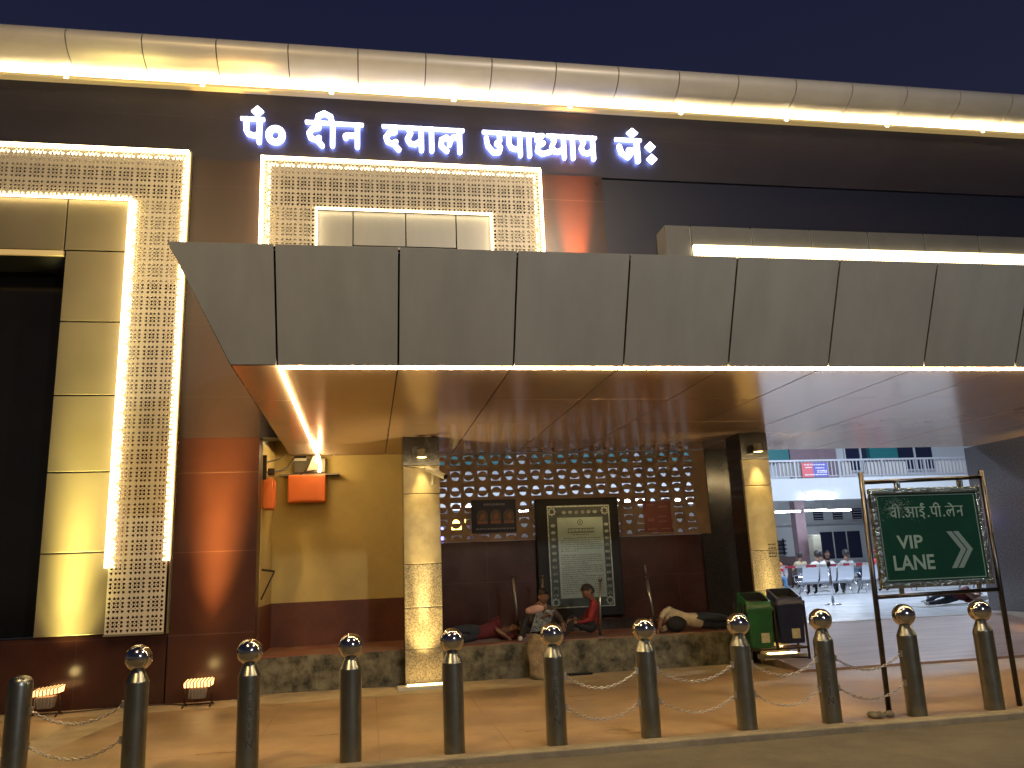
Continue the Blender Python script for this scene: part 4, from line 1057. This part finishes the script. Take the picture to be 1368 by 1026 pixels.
# lying figure behind the bollard right of the column, back to the street, head to the right
person('person in maroon shirt and dark trousers asleep on the platform right of the column', dict(
    pelvis=(1.62, 13.02, Z0+.14), chest=(1.98, 13.20, Z0+.16), head=(2.30, 13.42, Z0+.13),
    shL=(2.02, 13.22, Z0+.34), elL=(1.92, 13.12, Z0+.22), haL=(2.12, 13.02, Z0+.06), shR=(2.05, 13.25, Z0+.07), elR=(2.24, 13.1, Z0+.05), haR=(2.34, 13.22, Z0+.05),
    hpL=(1.56, 13.0, Z0+.20), knL=(1.30, 12.84, Z0+.22), anL=(1.0, 13.06, Z0+.08), toL=(.92, 12.96, Z0+.06),
    hpR=(1.56, 12.98, Z0+.09), knR=(1.25, 12.80, Z0+.08), anR=(.96, 12.98, Z0+.05), toR=(.88, 12.88, Z0+.05)), (.3, -.9, .2), (.8, .5, .1), ('cloth_maroon', 'cloth_navy', 'skin'))
# seated figure with raised knees
pS = person('person in dark clothes sitting hunched on the platform edge before the plaque', dict(
    pelvis=(2.72, 13.02, Z0+.13), chest=(2.66, 12.98, Z0+.42), head=(2.70, 12.90, Z0+.64),
    shL=(2.50, 12.93, Z0+.46), elL=(2.47, 12.80, Z0+.28), haL=(2.62, 12.70, Z0+.34), shR=(2.83, 12.95, Z0+.45), elR=(2.95, 12.84, Z0+.30), haR=(2.94, 12.72, Z0+.24),
    hpL=(2.62, 12.98, Z0+.12), knL=(2.40, 12.84, Z0+.36), anL=(2.30, 12.74, Z0+.07), toL=(2.26, 12.68, Z0+.04),
    hpR=(2.80, 12.96, Z0+.12), knR=(2.78, 12.78, Z0+.34), anR=(2.62, 12.74, Z0+.07), toR=(2.58, 12.67, Z0+.04)), (.05, -1, -.35), (0, -.2, 1), ('cloth_brown', 'cloth_black', 'shoe_white', True))
rg = []
for i in range(9):
    t = i/8; rg.append([(2.40+.28*t, 12.84+.085*math.cos(a*2*PI/12)*math.sin(PI*(.15+.7*t)), Z0+.44+.03*t+.07*math.sin(a*2*PI/12)*math.sin(PI*(.15+.7*t))) for a in range(12)])
tag(MB().loft(rg, True, True).build('bundle', 'cloth_pink'), 'pale pink cloth bundle on the shoulder of the hunched seated person', 'bundle')
mb = MB(); cl_v = []
for i in range(9):
    for j in range(8): u, v_ = i/8, j/7; cl_v.append((2.52+.30*u-.10*v_, 12.695-.012*math.sin(u*9+v_*4), Z0+.40-.28*v_+.06*u+.012*math.sin(u*12)))
mb.add(cl_v, [(i*8+j, (i+1)*8+j, (i+1)*8+j+1, i*8+j+1) for i in range(8) for j in range(7)], True); pc = mb.build('scarf', 'cloth_pattern', fix=False)
sd_ = pc.modifiers.new('thick', 'SOLIDIFY'); sd_.thickness = .012
tag(pc, 'grey patterned scarf over the knees of the hunched seated person', 'scarf')
# red shirted figure, side on, leaning on the post
person('person in red shirt sitting sideways with bowed head by a queue post', dict(
    pelvis=(3.56, 13.02, Z0+.13), chest=(3.58, 13.0, Z0+.47), head=(3.43, 12.95, Z0+.68),
    shL=(3.50, 12.86, Z0+.50), elL=(3.40, 12.80, Z0+.26), haL=(3.22, 12.86, Z0+.22), shR=(3.60, 13.14, Z0+.50), elR=(3.42, 13.16, Z0+.28), haR=(3.24, 13.06, Z0+.26),
    hpL=(3.48, 12.95, Z0+.12), knL=(3.14, 12.88, Z0+.24), anL=(2.98, 12.80, Z0+.07), toL=(2.90, 12.76, Z0+.06),
    hpR=(3.48, 13.08, Z0+.12), knR=(3.16, 13.10, Z0+.30), anR=(3.0, 13.05, Z0+.08), toR=(2.90, 13.02, Z0+.06)), (-1, -.25, -.55), (-.35, 0, 1), ('cloth_red', 'cloth_black', 'skin', True))
# sleeper on the right in a cream shirt
person('person in cream shirt and dark trousers asleep on the platform right of the leaning post', dict(
    pelvis=(5.28, 13.02, Z0+.13), waist=(5.06, 13.04, Z0+.17), chest=(4.84, 13.04, Z0+.19), head=(4.50, 13.10, Z0+.14),
    shL=(4.78, 13.0, Z0+.36), elL=(4.60, 12.88, Z0+.26), haL=(4.52, 12.80, Z0+.10), shR=(4.76, 13.08, Z0+.08), elR=(4.62, 12.9, Z0+.05), haR=(4.52, 12.84, Z0+.05),
    hpL=(5.36, 13.0, Z0+.20), knL=(5.62, 12.86, Z0+.18), anL=(5.90, 13.05, Z0+.08), toL=(5.95, 12.98, Z0+.06),
    hpR=(5.36, 13.0, Z0+.09), knR=(5.64, 12.88, Z0+.07), anR=(5.92, 13.1, Z0+.05), toR=(5.95, 13.05, Z0+.05)), (-.2, -.95, .1), (-1, .1, 0), ('cloth_cream', 'cloth_navy', 'skin'))
mb = MB(); rings = []
for i in range(8):
    t = i/7; s_ = math.sin(PI*(.12+.76*t)); rings.append([(4.66+.32*t, 12.83+.10*s_*math.cos(a*2*PI/14), Z0+.13+.125*s_*math.sin(a*2*PI/14)) for a in range(14)])
mb.loft(rings, True, True); tag(mb.build('bag', 'cloth_black'), 'black soft bag held against the chest of the sleeper in cream', 'bag')

# ------------------------------------------------------------------ concourse beyond
ZC = .40
BB = thing('concourse_building', 'white concourse block with balcony railing, teal upper storey and tall dark windows', 'building', (14, 30, .4))
bw_ = MB(); bw_.box(-6, 30, 34.0, 34.3, ZC, 4.7); bw_.build('back_wall', 'white_wall', BB)
B(-6, 18.7, 33.93, 34.0, ZC, 1.62).build('dado', 'brown_wall', BB)
B(-6, 30, 28.0, 28.35, 3.62, 4.42).build('beam', 'white_wall', BB)
B(-6, 30, 28.35, 34.0, 4.3, 4.42).build('balcony_slab', 'white_wall', BB)
uw = B(-6, 30, 31.5, 31.8, 4.42, 9.0).build('upper_wall', 'white_wall', BB)
for a, b in ((-5, -1), (0, 5.4), (6.4, 10.2), (11, 15.2), (15.6, 17.2), (20.9, 22.2)): B(a, b, 31.2, 31.5, 5.45, 6.4).build('teal_panel', 'teal_paint', uw)
B(17.3, 19.4, 31.3, 31.5, 4.6, 7).build('mauve_shutter', 'mauve_paint', uw)
for a, b in ((19.9, 21.3), (22.3, 24.0)):
    wo = B(a, b, 31.44, 31.5, 5.05, 6.2).build('window', 'navy_glass', uw)
    f_ = MB(); f_.box((a+b)/2-.04, (a+b)/2+.04, 31.40, 31.44, 5.05, 6.2); f_.box(a-.06, a, 31.40, 31.5, 5.0, 6.2); f_.box(b, b+.06, 31.40, 31.5, 5.0, 6.2); f_.box(a-.06, b+.06, 31.40, 31.5, 4.98, 5.05); f_.build('frame', 'white_wall', wo)
rl = MB(); rl.box(-6, 30, 28.05, 28.13, 5.05, 5.12); rl.box(-6, 30, 28.07, 28.11, 4.48, 4.52)
x = -5.95
k = 0
while x < 26:
    if k % 12 == 0: rl.box(x-.035, x+.035, 28.05, 28.13, 4.42, 5.05)
    else: rl.box(x-.018, x+.018, 28.075, 28.105, 4.52, 5.05)
    x += .15; k += 1
rl.build('balcony_railing', 'rail_metal', BB)
for a, b in ((15.0, 16.3), (17.6, 18.0), (18.6, 20.3), (21.6, 22.9), (2, 4), (7.5, 9.4)): B(a, b, 28.15, 28.18, 4.5, 5.02).build('railing_sheet', 'beige_sheet', BB)
for a, b in ((19.78, 20.35), (20.45, 21.0), (21.1, 21.7)):
    wo = B(a, b, 33.94, 34.0, 1.45, 2.62).build('window', 'navy_glass', BB)
    B(a-.05, b+.05, 33.90, 33.999, 1.35, 1.44).build('sill', 'white_wall', wo)
for x in (17.95, -1.0, 4.2, 9.4): MB().box(x-.22, x+.22, 32.2, 32.6, ZC, 4.3).build('pillar', 'mauve_paint', BB)
for a in (19.8, 20.75, 21.7):
    vo = B(a-.22, a+.22, 33.93, 34.0, 3.15, 3.62).build('vent', 'navy_glass', BB)
    f_ = MB()
    for k in range(4): f_.box(a-.22, a+.22, 33.90, 33.93, 3.2+k*.11, 3.23+k*.11)
    f_.build('louvre', 'rail_metal', vo)
e = MB(); e.box(-6, 30, 33.6, 33.99, 2.95, 3.0); e.build('cable_tray', 'rail_metal', BB)
def tube_light(x, y, z, l, label, m='tube_white', w=.1, drop=.35):
    t = thing('tube_light', label, 'light', (x, y, z), 'fluorescent lights of the concourse')
    hm_ = MB().box(x-l/2, x+l/2, y-w/2, y+w/2, z, z+.05)
    if y > 28.4:
        for k in (-.3, .3): hm_.tube([(x+k*l, y, z+.05), (x+k*l, y, 4.3)], .012, 6)
    hm_.build('housing', 'white_plastic', t); B(x-l/2+.03, x+l/2-.03, y-w/2+.005, y+w/2-.005, z-.06, z-.001, .015).build('tube', m, t)
    return t
tube_light(16.42, 27.85, 3.82, 1.1, 'large glowing strip light on the beam over the benches', w=.2)
tl = [(16.75, 31, 3.42, 'low strip light near the lit right column under the balcony'), (18.05, 31, 3.44, 'strip light above the tall dark windows, nearer the pillar'), (19.0, 31, 3.42, 'strip light above the tall dark windows, nearer the sign post'),
      (3.4, 27.85, 3.72, 'strip light seen through the blocks left of the navy poster'), (9.15, 27.85, 3.80, 'strip light seen through the blocks right of the plaque'), (11.1, 27.85, 3.78, 'strip light seen through the blocks right of the red poster'),
      (6.2, 31, 3.75, 'strip light hidden behind the plaque'), (13.2, 30.6, 3.8, 'strip light behind the dark end pier')]
for x, y, z, lb_ in tl: tube_light(x, y, z, 1.1, lb_, w=.14)
for x, y in ((2, 21), (9, 20.5), (14.5, 20), (19, 22)):
    lamp('AREA', 'concourse_lamp_light', (x, y, 8.5), (x, y+2.5, 0), 800, COOL, 1.2)
B_ = thing('yellow_lamp', 'yellow glowing lamp box seen through the pierced blocks by the navy poster', 'lamp', (2.6, 26, 2.9))
B(2.62, 3.05, 26, 26.15, 2.72, 3.28, .02).build('glass', 'lamp_yellow', B_); B(2.6, 3.07, 26.15, 26.2, 2.7, 3.3).build('back', 'grey_plastic', B_)
B_ = thing('blue_lamp', 'blue glowing lamp box seen through the blocks next to the granite column', 'lamp', (2.2, 26, 2.6))
B(1.95, 2.35, 26, 26.15, 2.45, 2.95, .02).build('glass', 'lamp_blue', B_); B(1.93, 2.37, 26.15, 26.2, 2.43, 2.97).build('back', 'grey_plastic', B_)
# banner on the railing
bn = thing('banner', 'red and blue banner with white lines tied to the balcony railing', 'banner', (16.4, 28, 4.4))
B(15.9, 16.35, 28.01, 28.045, 4.46, 5.0).build('red_half', 'banner_red', bn); B(16.35, 16.95, 28.01, 28.045, 4.46, 5.0).build('blue_half', 'banner_blue', bn)
e = MB()
for z, a, b in ((4.9, 16.0, 16.85), (4.8, 16.05, 16.3), (4.78, 16.45, 16.8), (4.68, 16.5, 16.9), (4.62, 16.5, 16.9), (4.53, 16.0, 16.9)):
    x = a
    while x < b: w_ = random.uniform(.04, .12); e.box(x, min(x+w_, b), 28.0, 28.008, z, z+.035); x += w_+.03
e.build('lettering', 'tape_white', bn)
# white machine by the pillar, small rack on the wall
mc = thing('white_cabinet', 'white two-part water machine standing beside the mauve pillar', 'machine', (19.2, 32, .4))
B(18.05, 18.42, 31.6, 32.0, 1.62, 2.45, .03).build('tank', 'white_plastic', mc); B(18.10, 18.37, 31.65, 32.0, .95, 1.61, .02).build('base', 'white_plastic', mc); B(18.07, 18.40, 31.58, 31.6, 1.70, 1.74).build('panel_line', 'rail_metal', mc)
rk = thing('shelf_rack', 'small dark slatted rack on the white wall by the lit column', 'rack', (17.7, 33.9, 1.8))
e = MB()
for k in range(4): e.box(17.2, 18.0, 33.75, 33.92, 1.75+k*.17, 1.81+k*.17)
e.box(17.95, 18.0, 33.92, 33.999, 1.7, 2.4); e.box(17.2, 17.25, 33.92, 33.999, 1.7, 2.4); e.build('slats', 'navy_glass', rk)

# benches
def bench(x, y, rz, label):
    b = thing('steel_bench', label, 'bench', (0, 0, 0), 'steel waiting benches'); n = 3; w_ = .58
    for k in range(n):
        x0 = k*w_+.03; s = MB(); pr_ = [(-.24, .44), (-.1, .42), (.10, .41), (.20, .43), (.27, .55), (.31, .72), (.33, .90)]
        vs = [(x0, yy, zz) for yy, zz in pr_] + [(x0+w_-.05, yy, zz) for yy, zz in pr_]; m_ = len(pr_)
        vs += [(vx, vy+.018, vz-.018) for vx, vy, vz in vs]
        f1 = [(i, i+1, m_+i+1, m_+i) for i in range(m_-1)]; f2 = [tuple(2*m_+q for q in f[::-1]) for f in f1]
        s.add(vs, f1+f2, True); s.build('seat', 'bench_steel', b)
    MB().box(0, n*w_, -.03, .03, .34, .39).build('beam', 'bench_steel', b)
    for xx in (.12, n*w_-.12):
        l = MB(); l.tube([(xx, -.26, .02), (xx, 0, .36), (xx, .28, .02)], .022, 8); l.build('leg', 'bench_steel', b)
    for xx in (0.0, w_, 2*w_, n*w_):
        MB().tube([(xx, -.22, .44), (xx, -.22, .62), (xx, .18, .64), (xx, .26, .55)], .016, 6).build('armrest', 'bench_steel', b)
    b.location = (x, y, ZC); b.rotation_euler = (0, 0, rz)
    return b
b0 = bench(13.3, 24.4, PI-.05, 'steel bench at the left of the front bench row')
b0.location = (15.0, 24.3, ZC)
for k, (x, y, lb_) in enumerate(((16.9, 24.1, 'steel bench in the front row left of the sign post'), (18.8, 23.9, 'steel bench in the front row seen below the green sign, left'), (20.7, 23.7, 'steel bench in the front row seen below the green sign, right'),
                                 (14.6, 26.6, 'steel bench of the rear row near the lit column'), (16.7, 26.4, 'steel bench of the rear row where the sleeper in blue lies'), (18.8, 26.2, 'steel bench of the rear row hidden by the green sign'))):
    dup(b0, (x, y, ZC), lb_, PI-.05 if k < 3 else -.05)
for k, (x, y, lb_) in enumerate(((15.6, 29.6, 'steel bench of the last row near the mauve pillar'), (17.7, 29.4, 'steel bench of the last row below the tall dark windows'), (19.8, 29.2, 'steel bench of the last row behind the green sign'))):
    dup(b0, (x, y, ZC), lb_, PI-.05)
# stanchions and tape
def stan(x, y, label):
    s = thing('stanchion', label, 'post', (x, y, ZC), 'belt stanchions')
    MB().tube([(x, y, ZC), (x, y, ZC+.98)], .035, 12).build('pole', 'bench_steel', s); MB().lathe([(.19, 0), (.19, .02), (.05, .05)], (x, y, ZC+.001), 20).build('base', 'bench_steel', s)
    MB().lathe([(.0, .12), (.05, .12), (.05, 0), (0, 0)], (x, y, ZC+.93), 12).build('head', 'black_plastic', s); return s
stan(11.37, 19.3, 'belt stanchion standing in the middle of the bright concourse floor'); stan(13.45, 18.55, 'belt stanchion mostly hidden below the green sign')
def tape(a, b, label):
    t = thing('barrier_tape', label, 'tape', a, 'barrier tapes'); a, b = Vector(a), Vector(b); n = 14
    mb = MB(); dy, dz = Vector((0, .003, 0)), Vector((0, 0, .06))
    for k in range(n+1):
        p = a.lerp(b, k/n); mb.v += [tuple(p-dy), tuple(p+dy), tuple(p+dy+dz), tuple(p-dy+dz)]
    for k in range(n):
        for q in range(4): mb.f.append((4*k+q, 4*k+(q+1) % 4, 4*k+4+(q+1) % 4, 4*k+4+q)); mb.sm.append(False)
    o = mb.build('striped_band', ['tape_red', 'tape_white'], t, fix=False)
    for k, pg in enumerate(o.data.polygons): pg.material_index = (k//4) % 2
tape((8.0, 20.6, 1.30), (11.33, 19.3, 1.33), 'red and white barrier tape left of the stanchion'); tape((11.41, 19.3, 1.33), (13.42, 18.56, 1.33), 'red and white barrier tape right of the stanchion')

def seated(x, y, fx, label, cloth, back=True, hair='hair'):
    s = 1 if not back else -1   # facing: -1 faces away from the street
    d = -s; f = d               # +y is away
    person(label, dict(pelvis=(x, y, ZC+.52), chest=(x, y-.06*d, ZC+.92), head=(x+.02, y-.02*d, ZC+1.24),
        shL=(x-.19, y-.05*d, ZC+.98), elL=(x-.28, y+.05*d, ZC+.72), haL=(x-.18, y+.26*d, ZC+.62), shR=(x+.19, y-.05*d, ZC+.98), elR=(x+.30, y+.03*d, ZC+.74), haR=(x+.2, y+.25*d, ZC+.62),
        hpL=(x-.10, y+.04*d, ZC+.50), knL=(x-.13, y+.44*d, ZC+.50), anL=(x-.13, y+.46*d, ZC+.09), toL=(x-.13, y+.60*d, ZC+.05),
        hpR=(x+.10, y+.04*d, ZC+.50), knR=(x+.13, y+.44*d, ZC+.50), anR=(x+.13, y+.46*d, ZC+.09), toR=(x+.13, y+.60*d, ZC+.05)), (fx, d, -.05), (0, 0, 1), cloth, fingers=False, hair=hair)
seated(13.9, 24.25, .1, 'person in pale shirt sitting on the left bench, back to the street', ('cloth_white', 'cloth_black', 'black_plastic'))
seated(14.85, 24.2, -.2, 'person in grey shirt on the bench beside the one in pale shirt', ('cloth_grey', 'cloth_navy', 'black_plastic'))
seated(13.6, 26.5, .1, 'person in red top on the rear bench next to the lit column', ('cloth_scarlet', 'cloth_blue', 'black_plastic'), back=False)
seated(15.6, 26.5, -.3, 'dark haired person with white scarf on the rear bench', ('cloth_white', 'cloth_black', 'black_plastic'), back=False)
seated(18.0, 26.3, 0, 'person in magenta wrap on the rear bench beside the sign post', ('cloth_magenta', 'cloth_magenta', 'black_plastic'), back=False, hair='cloth_magenta')
seated(17.35, 26.3, 0, 'person with scarlet head cloth on the rear bench', ('cloth_scarlet', 'cloth_navy', 'black_plastic'), back=False, hair='cloth_scarlet')
seated(16.2, 29.5, .3, 'person in cream top on the last bench row near the white cabinet', ('cloth_cream', 'cloth_brown', 'black_plastic'))
seated(17.0, 29.35, -.2, 'person in blue top on the last bench row below the dark windows', ('cloth_blue', 'cloth_navy', 'black_plastic'))
seated(15.2, 29.5, .1, 'person in orange wrap on the last bench row beside the mauve pillar', ('cloth_orange', 'cloth_cream', 'black_plastic'))
seated(16.3, 24.05, .15, 'person in dark top on the second front bench left of the sign post', ('cloth_navy', 'cloth_black', 'black_plastic'))
zb = ZC+.50
person('person in blue lying along the rear bench', dict(pelvis=(16.6, 26.4, zb+.14), chest=(16.2, 26.4, zb+.16), head=(15.92, 26.4, zb+.16),
    shL=(16.15, 26.3, zb+.26), elL=(16.3, 26.2, zb+.3), haL=(16.45, 26.25, zb+.26), shR=(16.15, 26.5, zb+.1), elR=(16.3, 26.6, zb+.1), haR=(16.45, 26.5, zb+.1),
    hpL=(16.68, 26.32, zb+.16), knL=(16.98, 26.3, zb+.32), anL=(17.16, 26.3, zb+.06), toL=(17.24, 26.25, zb+.05), hpR=(16.68, 26.48, zb+.12), knR=(17.0, 26.5, zb+.28), anR=(17.18, 26.5, zb+.06), toR=(17.26, 26.5, zb+.05)),
    (0, 0, 1), (-1, 0, 0), ('cloth_blue', 'cloth_navy', 'skin'), fingers=False)
# sleeper on the concourse floor near the granite wall
mtv = B(12.0, 14.2, 16.75, 17.6, ZC, ZC+.015).build('floor_mat', 'cloth_grey'); tag(mtv, 'thin grey mat on the concourse floor under the sleeper by the granite wall', 'mat')
z_ = ZC+.02
person('person in maroon and navy asleep on a mat by the granite wall', dict(pelvis=(13.0, 17.15, z_+.15), chest=(13.4, 17.2, z_+.19), head=(13.75, 17.25, z_+.13),
    shL=(13.42, 17.1, z_+.34), elL=(13.25, 16.98, z_+.24), haL=(13.45, 16.9, z_+.06), shR=(13.45, 17.25, z_+.08), elR=(13.6, 17.05, z_+.05), haR=(13.72, 17.12, z_+.05),
    hpL=(12.92, 17.12, z_+.22), knL=(12.62, 16.95, z_+.24), anL=(12.32, 17.1, z_+.08), toL=(12.24, 17.0, z_+.06), hpR=(12.92, 17.1, z_+.09), knR=(12.6, 16.92, z_+.08), anR=(12.3, 17.0, z_+.05), toR=(12.2, 16.92, z_+.05)),
    (.1, -.9, .2), (1, .1, 0), ('cloth_maroon', 'cloth_navy', 'cloth_grey'), fingers=False)
rg = []
for i in range(6):
    t = i/5; s_ = math.sin(PI*(.15+.7*t)); rg.append([(13.65+.4*t, 17.3+.2*s_*math.cos(a*2*PI/12), z_+.10+.09*s_*math.sin(a*2*PI/12)) for a in range(12)])
tag(MB().loft(rg, True, True).build('pillow', 'cloth_white'), 'white bundled pillow at the head of the sleeper by the granite wall', 'pillow')
